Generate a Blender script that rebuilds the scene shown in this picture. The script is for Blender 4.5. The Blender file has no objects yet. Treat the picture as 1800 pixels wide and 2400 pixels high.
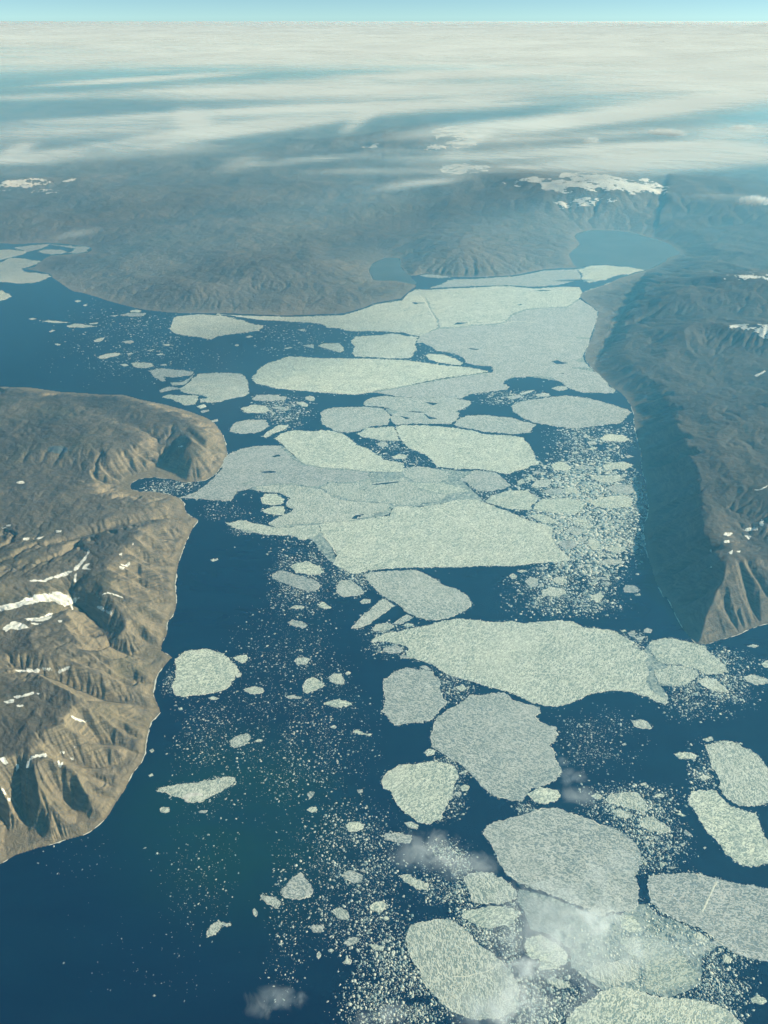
import bpy, bmesh, math, random
import numpy as np
from mathutils import Vector
from mathutils.geometry import tessellate_polygon

SC = bpy.context.scene
COL = SC.collection
R = math.radians
random.seed(7)
RNG = np.random.default_rng(11)

# ---------------------------------------------------------------- camera
ALT = 10600.0                 # airliner cruising height, metres
PITCH = R(32.6)
FPX = 1200 / math.tan(R(33.5))      # focal length in photograph pixels
cam_data = bpy.data.cameras.new('camera')
cam_data.sensor_fit = 'VERTICAL'
cam_data.sensor_height = 36
cam_data.sensor_width = 27
cam_data.lens = 18 / math.tan(R(33.5))
cam_data.clip_start = 10
cam_data.clip_end = 4.0e6
cam = bpy.data.objects.new('camera', cam_data)
cam.location = (0, 0, ALT)
cam.rotation_euler = (R(90) - PITCH, 0, 0)
COL.objects.link(cam)
SC.camera = cam

# ---------------------------------------------------------------- sky and sun
SUN_EL, SUN_AZ = R(23), R(84)       # azimuth clockwise from the viewing direction (+Y)
world = bpy.data.worlds.new('World')
SC.world = world
world.use_nodes = True
wn = world.node_tree.nodes
sky = wn.new('ShaderNodeTexSky')
sky.sky_type = 'NISHITA'
sky.sun_disc = False
sky.sun_elevation = SUN_EL
sky.sun_rotation = SUN_AZ
sky.altitude = 9000
sky.air_density = 1.0
sky.dust_density = 2.5
sky.ozone_density = 0.3
wn['Background'].inputs['Strength'].default_value = 0.058
tint = wn.new('ShaderNodeMix')
tint.data_type = 'RGBA'; tint.blend_type = 'MULTIPLY'
tint.inputs[0].default_value = 1.0
tint.inputs[7].default_value = (0.86, 1.08, 0.98, 1)
world.node_tree.links.new(sky.outputs['Color'], tint.inputs[6])
world.node_tree.links.new(tint.outputs[2], wn['Background'].inputs['Color'])
sun_data = bpy.data.lights.new('sun', 'SUN')
sun_data.energy = 4.5
sun_data.angle = R(0.5)
sun_data.color = (0.93, 0.985, 0.79)
sun = bpy.data.objects.new('sun', sun_data)
sd = Vector((math.sin(SUN_AZ) * math.cos(SUN_EL), math.cos(SUN_AZ) * math.cos(SUN_EL), math.sin(SUN_EL)))
sun.rotation_euler = (-sd).to_track_quat('-Z', 'Y').to_euler()
sun.location = (60000, 6000, 30000)
COL.objects.link(sun)
SC.view_settings.view_transform = 'Standard'
SC.view_settings.look = 'None'
SC.view_settings.exposure = 0.9
SC.view_settings.gamma = 1
SC.view_settings.use_curve_mapping = False
SC.cycles.max_bounces = 8
SC.cycles.diffuse_bounces = 2
SC.cycles.glossy_bounces = 2
SC.cycles.volume_bounces = 6
SC.cycles.transparent_max_bounces = 24
SC.cycles.use_denoising = True

# ---------------------------------------------------------------- helpers
CP, SP = math.cos(PITCH), math.sin(PITCH)


def ray(x, y):
    a = x - 900.0
    b = y - 1200.0
    return a, FPX * CP - b * SP, -FPX * SP - b * CP


def at(x, y, h=0.0):
    """Point of the world at height h seen at photograph pixel x, y."""
    dx, dy, dz = ray(x, y)
    t = (h - ALT) / dz
    return dx * t, dy * t


def to_px(X, Y, Z):
    """Photograph pixel of world points (arrays)."""
    zc = Y * CP - (Z - ALT) * SP
    yc = Y * SP + (Z - ALT) * CP
    return 900 + FPX * X / zc, 1200 - FPX * yc / zc


TILE = {'A': (0, 450), 'B': (600, 450), 'C': (1200, 450), 'D': (0, 900), 'E': (600, 900), 'F': (1200, 900),
        'G': (0, 1400), 'H': (600, 1400), 'I': (1200, 1400), 'J': (0, 1900), 'K': (600, 1900), 'L': (1200, 1900),
        'S': (0, 0)}


def tp(t, x, y):
    """Coordinates measured on an enlarged tile of the survey -> photograph pixels."""
    ox, oy = TILE[t]
    k = 1.0 if t == 'S' else 2.765
    return ox + x / k, oy + y / k


def hash2(ix, iy, seed):
    n = (ix.astype(np.int64) * 374761393 + iy.astype(np.int64) * 668265263 + seed * 974634777) & 0xffffffff
    n = ((n ^ (n >> 13)) * 1274126177) & 0xffffffff
    n = n ^ (n >> 16)
    return (n & 0xffff).astype(np.float32) / 65535.0


def gnoise(x, y, seed=0):
    """Gradient noise, about -1..1."""
    x0 = np.floor(x); y0 = np.floor(y)
    fx = (x - x0).astype(np.float32); fy = (y - y0).astype(np.float32)
    ix = x0.astype(np.int64); iy = y0.astype(np.int64)
    u = fx * fx * fx * (fx * (fx * 6 - 15) + 10)
    v = fy * fy * fy * (fy * (fy * 6 - 15) + 10)

    def g(dx, dy):
        a = hash2(ix + dx, iy + dy, seed) * 6.2831853
        return np.cos(a) * (fx - dx) + np.sin(a) * (fy - dy)
    a = g(0, 0); b = g(1, 0); c = g(0, 1); d = g(1, 1)
    return 1.4 * ((a + u * (b - a)) * (1 - v) + (c + u * (d - c)) * v)


def fbm(x, y, octs, seed=0, gain=0.5):
    s = 0; a = 1.0; f = 1.0
    for k in range(octs):
        s = s + a * gnoise(x * f, y * f, seed + k * 17)
        a *= gain; f *= 2.03
    return s


def ridged(x, y, octs, seed=0, gain=0.5):
    s = 0; a = 1.0; f = 1.0; t = 0
    for k in range(octs):
        s = s + a * (1 - np.abs(gnoise(x * f, y * f, seed + k * 23)))
        t += a; a *= gain; f *= 2.07
    return s / t


def inside(px, py, poly):
    """Even-odd test of points against a polygon (arrays)."""
    res = np.zeros(px.shape, bool)
    n = len(poly)
    for i in range(n):
        x1, y1 = poly[i]; x2, y2 = poly[(i + 1) % n]
        if y1 == y2:
            continue
        c = ((y1 > py) != (y2 > py)) & (px < (x2 - x1) * (py - y1) / (y2 - y1) + x1)
        res ^= c
    return res


def seg_dist(X, Y, pts, closed=False, weights=None):
    """Distance to a polyline; with weights also the interpolated weight."""
    best = np.full(X.shape, 1e12, np.float32)
    wv = np.zeros(X.shape, np.float32)
    n = len(pts)
    for i in range(n if closed else n - 1):
        x1, y1 = pts[i]; x2, y2 = pts[(i + 1) % n]
        dx, dy = x2 - x1, y2 - y1
        L = dx * dx + dy * dy + 1e-6
        t = np.clip(((X - x1) * dx + (Y - y1) * dy) / L, 0, 1)
        d = (X - x1 - t * dx) ** 2 + (Y - y1 - t * dy) ** 2
        m = d < best
        best = np.where(m, d, best)
        if weights is not None:
            wv = np.where(m, weights[i] + (weights[(i + 1) % n] - weights[i]) * t, wv)
    best = np.sqrt(best)
    return (best, wv) if weights is not None else best


def rough_line(pts, closed, step, amp, rng, freq=(900, 260, 90), smooth=0.6, chip=0.0):
    """Catmull-Rom through pts, resampled, then made uneven sideways."""
    P = np.array(pts, float)
    n = len(P)
    out = []
    rngi = range(n if closed else n - 1)
    for i in rngi:
        if closed:
            p0, p1, p2, p3 = P[(i - 1) % n], P[i], P[(i + 1) % n], P[(i + 2) % n]
        else:
            p0, p1, p2, p3 = P[max(i - 1, 0)], P[i], P[i + 1], P[min(i + 2, n - 1)]
        L = np.linalg.norm(p2 - p1)
        k = max(1, int(L / step))
        for j in range(k):
            t = j / k
            c = 0.5 * ((2 * p1) + (-p0 + p2) * t + (2 * p0 - 5 * p1 + 4 * p2 - p3) * t * t + (-p0 + 3 * p1 - 3 * p2 + p3) * t ** 3)
            out.append(smooth * c + (1 - smooth) * (p1 + (p2 - p1) * t))
    if not closed:
        out.append(P[-1])
    Q = np.array(out)
    if closed:
        tan = np.roll(Q, -1, 0) - np.roll(Q, 1, 0)
    else:
        tan = np.gradient(Q, axis=0)
    ln = np.linalg.norm(tan, axis=1, keepdims=True) + 1e-9
    nrm = np.stack([-tan[:, 1], tan[:, 0]], 1) / ln
    sd_ = int(rng.integers(1, 99999))
    off = np.zeros(len(Q))
    for k, f in enumerate(freq):
        off += amp * (0.55 ** k) * gnoise(Q[:, 0] / f, Q[:, 1] / f, sd_ + k)
    if chip:
        f = freq[-2]
        off += chip * (np.abs(gnoise(Q[:, 0] / f, Q[:, 1] / f, sd_ + 40)) + .7 * np.abs(gnoise(Q[:, 0] / f * 2.3, Q[:, 1] / f * 2.3, sd_ + 41)) - .5)
    if not closed:
        off[0] = off[-1] = 0
    return Q + nrm * off[:, None]


def mesh_obj(name, verts, faces, mats, parent=None, smooth=False, fmat=None):
    me = bpy.data.meshes.new(name)
    V = np.asarray(verts, np.float32)
    if isinstance(faces, np.ndarray):
        k = faces.shape[1]
        me.vertices.add(len(V)); me.vertices.foreach_set('co', V.ravel())
        me.loops.add(faces.size); me.loops.foreach_set('vertex_index', faces.ravel().astype(np.int32))
        me.polygons.add(len(faces))
        me.polygons.foreach_set('loop_start', np.arange(0, faces.size, k, dtype=np.int32))
        me.update(calc_edges=True); me.validate()
    else:
        me.from_pydata([tuple(map(float, v)) for v in V], [], faces)
        me.update()
    for m in (mats if isinstance(mats, (list, tuple)) else [mats]):
        me.materials.append(m)
    if smooth:
        me.polygons.foreach_set('use_smooth', np.ones(len(me.polygons), bool))
    if fmat is not None:
        me.polygons.foreach_set('material_index', np.asarray(fmat, np.int32))
    o = bpy.data.objects.new(name, me)
    COL.objects.link(o)
    if parent is not None:
        o.parent = parent
        o.matrix_parent_inverse = parent.matrix_world.inverted()
    return o


def tag(o, label=None, cat=None, group=None, kind=None):
    if label: o['label'] = label
    if cat: o['category'] = cat
    if group: o['group'] = group
    if kind: o['kind'] = kind
    return o


class NT:
    """Small builder for node trees."""
    def __init__(s, name, volume=False):
        s.m = bpy.data.materials.new(name)
        s.m.use_nodes = True
        s.t = s.m.node_tree
        s.t.nodes.clear()
        s.out = s.t.nodes.new('ShaderNodeOutputMaterial')

    def n(s, kind, ins=None, **kw):
        nd = s.t.nodes.new('ShaderNode' + kind)
        for k, v in kw.items():
            setattr(nd, k, v)
        for k, v in (ins or {}).items():
            if isinstance(v, bpy.types.NodeSocket):
                s.t.links.new(v, nd.inputs[k])
            else:
                nd.inputs[k].default_value = v
        return nd

    def link(s, a, b):
        s.t.links.new(a, b)

    def math(s, op, a, b=0.0, c=None, clamp=False):
        nd = s.n('Math', operation=op, use_clamp=clamp)
        for i, v in enumerate((a, b) if c is None else (a, b, c)):
            if isinstance(v, bpy.types.NodeSocket):
                s.link(v, nd.inputs[i])
            else:
                nd.inputs[i].default_value = v
        return nd.outputs[0]

    def ramp(s, fac, stops, interp='LINEAR'):
        nd = s.n('ValToRGB', {'Fac': fac})
        nd.color_ramp.interpolation = interp
        e = nd.color_ramp.elements
        while len(e) < len(stops):
            e.new(0.5)
        for i, (p, c) in enumerate(stops):
            e[i].position = p
            e[i].color = (c, c, c, 1) if isinstance(c, (int, float)) else (*c, 1)
        return nd.outputs['Color']

    def mix(s, fac, a, b, blend='MIX'):
        nd = s.n('Mix', data_type='RGBA', blend_type=blend)
        for k, v in ((0, fac), (6, a), (7, b)):
            if isinstance(v, bpy.types.NodeSocket):
                s.link(v, nd.inputs[k])
            elif k == 0:
                nd.inputs[k].default_value = v
            else:
                nd.inputs[k].default_value = (*v, 1) if len(v) == 3 else v
        return nd.outputs[2]

    def noise(s, vec, scale, detail=4, rough=0.55, dist=0.0):
        return s.n('TexNoise', {'Vector': vec, 'Scale': scale, 'Detail': detail, 'Roughness': rough, 'Distortion': dist}).outputs['Fac']

    def pos(s, scale=(1, 1, 1)):
        g = s.n('NewGeometry').outputs['Position']
        return s.n('Mapping', {'Vector': g, 'Scale': scale}).outputs[0]
# ---------------------------------------------------------------- materials
def mat_water():
    b = NT('sea_water')
    p = b.pos()
    big = b.noise(p, 1 / 5200, 3, 0.5)
    # silt-green plume off the left shore, an ellipse of turbid water
    g = b.n('SeparateXYZ', {'Vector': b.n('NewGeometry').outputs['Position']})
    ex = b.math('MULTIPLY', b.math('SUBTRACT', g.outputs[0], -2300), 1 / 2600)
    ey = b.math('MULTIPLY', b.math('SUBTRACT', g.outputs[1], 7600), 1 / 2400)
    r = b.math('SQRT', b.math('ADD', b.math('MULTIPLY', ex, ex), b.math('MULTIPLY', ey, ey)))
    r = b.math('ADD', r, b.math('MULTIPLY', b.math('SUBTRACT', big, 0.5), 0.8))
    silt = b.ramp(r, [(0.25, 1.0), (1.0, 0.0)], 'EASE')
    deep = b.mix(b.ramp(big, [(0.3, 0.0), (0.7, 1.0)]), (0.0003, 0.002, 0.030), (0.0004, 0.004, 0.036))
    col = b.mix(b.math('MULTIPLY', silt, 0.95), deep, (0.004, 0.030, 0.036))
    wind = b.noise(b.n('Mapping', {'Vector': p, 'Rotation': (0, 0, 0.5), 'Scale': (1 / 2600, 1 / 700, 0)}).outputs[0], 1.0, 6, 0.65, 0.7)
    col = b.mix(b.math('MULTIPLY', b.ramp(wind, [(0.4, 0.0), (0.7, 1.0)]), 0.6), col, (0.0018, 0.016, 0.052))
    rough = b.math('ADD', b.math('MULTIPLY', wind, 0.22), 0.02)
    fine = b.noise(p, 1 / 60, 3, 0.6)
    bump = b.n('Bump', {'Height': fine, 'Strength': 0.08, 'Distance': 6})
    bs = b.n('BsdfPrincipled', {'Base Color': col, 'Roughness': rough, 'IOR': 1.333, 'Specular IOR Level': 0.5,
                                'Normal': bump.outputs[0]})
    b.link(bs.outputs[0], b.out.inputs[0])
    return b.m


def mat_ice():
    """Sea ice: pale hummocks with a worm-like net of meltwater ponds; an object property greys it, painted cloud shade included."""
    b = NT('sea_ice')
    geo = b.n('NewGeometry').outputs['Position']
    info = b.n('ObjectInfo')
    rnd = info.outputs['Random']
    melt_shade = b.n('Attribute', attribute_type='OBJECT', attribute_name='melt_shade').outputs['Fac']
    ang = b.math('MULTIPLY', rnd, 3.1)
    rot = b.n('VectorRotate', {'Vector': geo, 'Angle': ang}, rotation_type='Z_AXIS').outputs[0]
    st = b.n('Mapping', {'Vector': rot, 'Scale': (1.0, 1.75, 0.0)}).outputs[0]
    worm = b.noise(st, 1 / 54, 1.4, 0.5, 1.5)
    ridge = b.math('ABSOLUTE', b.math('SUBTRACT', worm, 0.5))
    pond = b.ramp(worm, [(0.44, 1.0), (0.50, 0.5), (0.54, 0.0)])
    mott = b.noise(geo, 1 / 330, 6, 0.65)
    mott2 = b.noise(geo, 1 / 1500, 5, 0.6, 0.8)
    white = b.mix(b.ramp(mott, [(0.33, 0.0), (0.68, 1.0)]), (0.58, 0.655, 0.60), (0.80, 0.86, 0.79))
    amt = b.math('ADD', b.math('MULTIPLY', b.math('SUBTRACT', mott2, 0.5), 1.3), 0.72)
    amt = b.math('ADD', amt, b.math('MULTIPLY', melt_shade, 0.35), clamp=True)
    tint = b.mix(b.ramp(mott2, [(0.42, 0.0), (0.62, 1.0)]), (0.10, 0.175, 0.20), (0.18, 0.26, 0.27))
    c = b.mix(b.math('MULTIPLY', pond, amt), white, tint)
    # refrozen cracks: thin wandering lines, paler or darker
    cw = b.noise(geo, 1 / 1100, 4, 0.6, 0.5)
    crack = b.ramp(b.math('ABSOLUTE', b.math('SUBTRACT', cw, 0.5)), [(0.0, 1.0), (0.012, 0.0)])
    c = b.mix(b.math('MULTIPLY', crack, b.math('MULTIPLY', rnd, 0.55)), c, (0.22, 0.30, 0.32))
    drift = b.ramp(b.noise(geo, 1 / 800, 6, 0.7, 1.0), [(0.60, 0.0), (0.72, 1.0)])
    c = b.mix(b.math('MULTIPLY', drift, 0.45), c, (0.80, 0.82, 0.74))
    c = b.mix(b.math('MULTIPLY', melt_shade, 0.75, clamp=True), c, (0.21, 0.28, 0.30))
    vary = b.math('ADD', b.math('MULTIPLY', rnd, 0.36), 0.72)
    c = b.mix(1.0, c, b.n('CombineColor', {0: vary, 1: vary, 2: b.math('ADD', b.math('MULTIPLY', rnd, 0.24), 0.80)}).outputs[0], 'MULTIPLY')
    bump = b.n('Bump', {'Height': worm, 'Strength': 0.9, 'Distance': 9})
    bs = b.n('BsdfPrincipled', {'Base Color': c, 'Roughness': 0.75, 'Specular IOR Level': 0.25, 'Normal': bump.outputs[0]})
    b.link(bs.outputs[0], b.out.inputs[0])
    return b.m


def mat_rim():
    b = NT('crushed_ice')
    p = b.pos()
    n = b.noise(p, 1 / 38, 4, 0.65)
    c = b.ramp(n, [(0.3, (0.50, 0.56, 0.56)), (0.62, (0.74, 0.77, 0.69))])
    bump = b.n('Bump', {'Height': n, 'Strength': 0.8, 'Distance': 6})
    bs = b.n('BsdfPrincipled', {'Base Color': c, 'Roughness': 0.8, 'Specular IOR Level': 0.2, 'Normal': bump.outputs[0]})
    b.link(bs.outputs[0], b.out.inputs[0])
    return b.m


def mat_slush():
    b = NT('slush')
    p = b.pos()
    n = b.noise(p, 1 / 75, 6, 0.7, 0.8)
    n2 = b.noise(p, 1 / 600, 4, 0.6)
    c = b.ramp(n, [(0.40, (0.02, 0.06, 0.10)), (0.50, (0.24, 0.31, 0.32)), (0.68, (0.56, 0.62, 0.58))])
    c = b.mix(b.ramp(n2, [(0.35, 0.5), (0.65, 0.0)]), c, (0.28, 0.36, 0.37))
    bump = b.n('Bump', {'Height': n, 'Strength': 0.25, 'Distance': 4})
    bs = b.n('BsdfPrincipled', {'Base Color': c, 'Roughness': 0.8, 'Specular IOR Level': 0.2, 'Normal': bump.outputs[0]})
    b.link(bs.outputs[0], b.out.inputs[0])
    return b.m


def mat_pale_water():  # still water, the sky's reflection put into the pale base colour
    b = NT('pale_water')
    p = b.pos()
    n = b.noise(p, 1 / 2600, 5, 0.6, 0.6)
    n2 = b.noise(b.n('Mapping', {'Vector': p, 'Scale': (1 / 3000, 1 / 900, 0)}).outputs[0], 1.0, 5, 0.6, 0.5)
    c = b.mix(b.ramp(n, [(0.35, 0.0), (0.65, 1.0)]), (0.055, 0.082, 0.105), (0.085, 0.115, 0.135))
    c = b.mix(b.math('MULTIPLY', b.ramp(n2, [(0.5, 0.0), (0.7, 1.0)]), 0.3), c, (0.15, 0.185, 0.20))
    bs = b.n('BsdfPrincipled', {'Base Color': c, 'Roughness': 0.5, 'Specular IOR Level': 0.3})
    b.link(bs.outputs[0], b.out.inputs[0])
    return b.m


def mat_brash():
    b = NT('brash_ice')
    rnd = b.n('NewGeometry').outputs['Random Per Island']
    p = b.pos()
    n = b.noise(p, 1 / 25, 3, 0.6)
    c = b.mix(rnd, (0.20, 0.29, 0.32), (0.72, 0.75, 0.68))
    c = b.mix(b.ramp(n, [(0.35, 0.45), (0.6, 0.0)]), c, (0.22, 0.34, 0.39))
    bs = b.n('BsdfPrincipled', {'Base Color': c, 'Roughness': 0.8, 'Specular IOR Level': 0.2})
    b.link(bs.outputs[0], b.out.inputs[0])
    return b.m


def mat_snow():
    b = NT('old_snow')
    p = b.pos()
    n = b.noise(p, 1 / 70, 4, 0.6)
    c = b.ramp(n, [(0.3, (0.42, 0.44, 0.44)), (0.6, (0.76, 0.78, 0.77))])
    bump = b.n('Bump', {'Height': n, 'Strength': 0.4, 'Distance': 8})
    bs = b.n('BsdfPrincipled', {'Base Color': c, 'Roughness': 0.7, 'Specular IOR Level': 0.2, 'Normal': bump.outputs[0]})
    b.link(bs.outputs[0], b.out.inputs[0])
    return b.m


def mat_land(name, tan, brown, dark, green, gscale=1.0):
    """Bare arctic ground: tan scree on the steep slopes, brown fell-field and dark rock on the flats."""
    b = NT(name)
    geo = b.n('NewGeometry')
    p = geo.outputs['Position']
    nz = b.n('SeparateXYZ', {'Vector': geo.outputs['Normal']}).outputs[2]
    pz = b.n('SeparateXYZ', {'Vector': p}).outputs[2]
    steep = b.ramp(nz, [(0.80, 1.0), (0.955, 0.0)])
    apron = b.math('MULTIPLY', b.ramp(nz, [(0.86, 1.0), (0.985, 0.0)]), b.ramp(b.math('MULTIPLY', pz, 1 / 560), [(0.45, 1.0), (1.0, 0.0)]))
    steep = b.math('MAXIMUM', steep, apron)
    n1 = b.noise(p, 1 / (2600 * gscale), 6, 0.6, 0.6)
    n2 = b.noise(p, 1 / (300 * gscale), 8, 0.68, 0.8)
    wet = b.n('Attribute', attribute_name='stream').outputs['Fac']
    st = b.n('Mapping', {'Vector': p, 'Scale': (0.25, 0.25, 3.0)}).outputs[0]
    strata = b.noise(st, 1 / (90 * gscale), 4, 0.6)
    base = b.mix(b.ramp(n1, [(0.36, 0.0), (0.64, 1.0)]), dark, brown)
    base = b.mix(b.math('MULTIPLY', b.ramp(n2, [(0.52, 0.0), (0.75, 1.0)]), 0.35), base, tan)
    base = b.mix(b.math('MULTIPLY', b.ramp(n2, [(0.25, 1.0), (0.45, 0.0)]), 0.55), base, dark)
    scree = b.mix(b.ramp(strata, [(0.35, 0.0), (0.65, 1.0)]), brown, tan)
    scree = b.mix(b.math('MULTIPLY', b.ramp(n2, [(0.3, 1.0), (0.5, 0.0)]), 0.6), scree, dark)
    col = b.mix(b.math('MULTIPLY', steep, 0.8), base, scree)
    gm = b.math('MULTIPLY', b.ramp(b.noise(p, 1 / (1500 * gscale), 4, 0.6), [(0.52, 0.0), (0.7, 1.0)]), 0.5)
    col = b.mix(gm, col, green)
    col = b.mix(b.math('MULTIPLY', wet, 0.6, clamp=True), col, (0.035, 0.036, 0.032))
    shore = b.ramp(b.math('MULTIPLY', pz, 1 / 60), [(0.15, 1.0), (1.0, 0.0)])
    col = b.mix(b.math('MULTIPLY', shore, 0.5), col, tan)
    f1 = b.noise(p, 1 / (130 * gscale), 6, 0.65, 0.5)
    bump = b.n('Bump', {'Height': f1, 'Strength': 0.95, 'Distance': 46 * gscale})
    bs = b.n('BsdfPrincipled', {'Base Color': col, 'Roughness': 0.95, 'Specular IOR Level': 0.1, 'Normal': bump.outputs[0]})
    b.link(bs.outputs[0], b.out.inputs[0])
    return b.m


M_WATER = mat_water()
M_ICE = mat_ice()
M_RIM = mat_rim()
M_BRASH = mat_brash()
M_PALE_WATER = mat_pale_water()
M_SLUSH = mat_slush()
M_SNOW = mat_snow()
M_LEFT = mat_land('brown_fell', (0.325, 0.272, 0.185), (0.138, 0.125, 0.105), (0.064, 0.062, 0.058), (0.062, 0.068, 0.044))
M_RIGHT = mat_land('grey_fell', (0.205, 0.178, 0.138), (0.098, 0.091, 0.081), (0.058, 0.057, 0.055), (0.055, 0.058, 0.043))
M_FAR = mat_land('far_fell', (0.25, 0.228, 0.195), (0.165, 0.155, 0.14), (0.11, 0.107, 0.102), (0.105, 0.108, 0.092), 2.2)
# ---------------------------------------------------------------- terrain
def P(t, pts, h=0.0):
    return [at(*tp(t, x, y), h) for x, y in pts]


far_coast = (P('A', [(-500, 332), (0, 332), (100, 338), (300, 330), (450, 340), (590, 358), (570, 390), (430, 405),
                     (330, 412), (275, 440), (215, 485), (160, 500), (320, 528), (340, 555), (400, 600), (480, 645),
                     (560, 662), (700, 705), (830, 740), (900, 757), (1000, 772), (1150, 785), (1400, 786), (1659, 795)])
             + P('B', [(200, 800), (450, 793), (560, 788), (700, 750), (780, 716), (940, 692), (1000, 640), (1040, 605),
                       (900, 572), (760, 570), (740, 480), (830, 430), (930, 430), (940, 490), (1000, 545), (1100, 528),
                       (1260, 548), (1420, 553), (1659, 540)])
             + P('C', [(200, 503), (420, 488), (400, 470), (370, 400), (440, 340), (410, 290), (430, 265), (520, 247),
                       (650, 250), (800, 270), (1000, 330), (1060, 370), (1090, 400), (1000, 430), (990, 450), (870, 508)]))
right_coast = (P('C', [(870, 508), (720, 550), (600, 600), (450, 652), (450, 690), (520, 745), (557, 780), (545, 840),
                       (530, 900), (490, 1000), (470, 1085), (490, 1110), (560, 1185), (640, 1262), (700, 1300), (760, 1365)])
               + P('F', [(785, 185), (800, 330), (832, 420), (842, 550), (870, 660), (880, 800), (850, 950), (872, 1080),
                         (912, 1230), (980, 1380)])
               + P('I', [(1000, 0), (1060, 110), (1110, 210), (1160, 272), (1195, 302), (1250, 305), (1430, 250),
                         (1600, 185), (1659, 170)]) + [at(1900, 1425), at(2200, 1360), at(2600, 1290)])
left_coast = (P('D', [(-700, 16), (0, 18), (200, 24), (400, 50), (700, 68), (800, 70), (920, 100), (1060, 130), (1190, 165),
                      (1320, 210), (1390, 250), (1435, 310), (1462, 390), (1475, 460), (1445, 520), (1400, 580), (1330, 625),
                      (1200, 642), (1120, 620), (1000, 605), (900, 620), (850, 650), (850, 680), (900, 695), (1000, 700),
                      (1100, 715), (1160, 735), (1195, 775), (1200, 820), (1240, 860), (1285, 880), (1240, 950), (1200, 1050),
                      (1165, 1130), (1150, 1200), (1135, 1290), (1145, 1370), (1140, 1460), (1115, 1515)])
              + P('G', [(1085, 165), (1080, 240), (1055, 290), (1050, 345), (1115, 388), (1080, 430), (1030, 490), (1005, 540),
                        (1000, 640), (1025, 700), (1048, 745), (985, 810), (960, 880), (948, 950), (942, 1010), (915, 1075),
                        (850, 1150), (820, 1240), (740, 1350), (690, 1430), (600, 1515)])
              + P('J', [(540, 165), (400, 200), (250, 240), (100, 290), (0, 345)]) + [at(-70, 2058), at(-300, 2130), at(-600, 2190)])
_r = np.random.default_rng(3)
far_coast = [tuple(q) for q in rough_line(far_coast, False, 250, 60, _r, (1500, 500, 200))]
right_coast = [tuple(q) for q in rough_line(right_coast, False, 160, 28, _r, (900, 300, 120))]
left_coast = [tuple(q) for q in rough_line(left_coast, False, 110, 24, _r, (700, 260, 110))]
water_poly = far_coast + right_coast[1:] + [(90000, right_coast[-1][1]), (90000, 0), (-90000, 0), (-90000, far_coast[0][1])]
left_poly = left_coast + [(-90000, left_coast[-1][1]), (-90000, left_coast[0][1])]

# grid: columns of constant bearing, rows that widen with distance
DU = 0.0017
U = np.arange(-0.98, 0.80, DU)
rows = [6300.0]
while rows[-1] < 230000:
    y_ = rows[-1]
    rows.append(y_ + y_ * 0.0021 * (1 + y_ / 75000))
YR = np.array(rows)
GX = (U[None, :] * YR[:, None]).astype(np.float32)
GY = np.repeat(YR[:, None], len(U), 1).astype(np.float32)
NR, NCOL = GX.shape


def cdist(X, Y, line):
    """Distance to a long coastline: exact near it, only near rows tested."""
    best = np.full(X.shape, 1e12, np.float32)
    for i in range(len(line) - 1):
        (x1, y1), (x2, y2) = line[i], line[i + 1]
        reach = 9000
        a = np.searchsorted(YR, min(y1, y2) - reach); b = np.searchsorted(YR, max(y1, y2) + reach)
        ym = 0.5 * (y1 + y2)
        c0 = np.searchsorted(U, (min(x1, x2) - reach) / max(min(y1, y2) - 0, 6300)) if min(x1, x2) - reach < 0 else np.searchsorted(U, (min(x1, x2) - reach) / (max(y1, y2) + reach))
        c1 = np.searchsorted(U, (max(x1, x2) + reach) / max(min(y1, y2) - reach, 6300)) if max(x1, x2) + reach > 0 else NCOL
        if a >= b or c0 >= c1:
            continue
        s = (slice(a, b), slice(max(c0 - 2, 0), min(c1 + 2, NCOL)))
        dx, dy = x2 - x1, y2 - y1
        L = dx * dx + dy * dy + 1e-6
        xx, yy = X[s], Y[s]
        t = np.clip(((xx - x1) * dx + (yy - y1) * dy) / L, 0, 1)
        d = (xx - x1 - t * dx) ** 2 + (yy - y1 - t * dy) ** 2
        best[s] = np.minimum(best[s], d)
    return np.minimum(np.sqrt(best), 9000)


d_far0 = cdist(GX, GY, far_coast[::2] + [far_coast[-1]])
d_right0 = cdist(GX, GY, right_coast)
d_right = np.minimum(d_right0, d_far0); d_far = d_right
d_left = cdist(GX, GY, left_coast)
in_left = inside(GX, GY, left_poly)
in_main = ~inside(GX, GY, water_poly) & ~in_left
# which shore is nearer tells the right-hand land from the far land
split = in_main & (GX > np.interp(GY, [0, 9e3, right_coast[0][1], 62000, 90000, 3e5], [0, 0, right_coast[0][0], 21000, 45000, 160000]))
is_right = split
is_far = in_main & ~split


def rise(d, W, k=1.0):
    t = np.clip(d / W, 0, 1)
    return (t * t * (3 - 2 * t)) * 0.45 + 0.55 * (1 - (1 - t) ** 2.0)


def bump_at(t, x, y, h, amp, rx, ry=None, rot=0.0, p=1.0):
    cx, cy = at(*tp(t, x, y), h)
    ry = ry or rx
    dx, dy = GX - cx, GY - cy
    c, s = math.cos(rot), math.sin(rot)
    a = (dx * c + dy * s) / rx
    b = (-dx * s + dy * c) / ry
    return amp * np.exp(-(a * a + b * b) ** p)


wx = gnoise(GX / 2500, GY / 2500, 5) * 500
wy = gnoise(GX / 2500, GY / 2500, 6) * 500
und = fbm((GX + wx) / 5200, (GY + wy) / 5200, 4, 31)
rid = ridged((GX + wx) / 4200, (GY + wy) / 4200, 5, 51)

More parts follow.
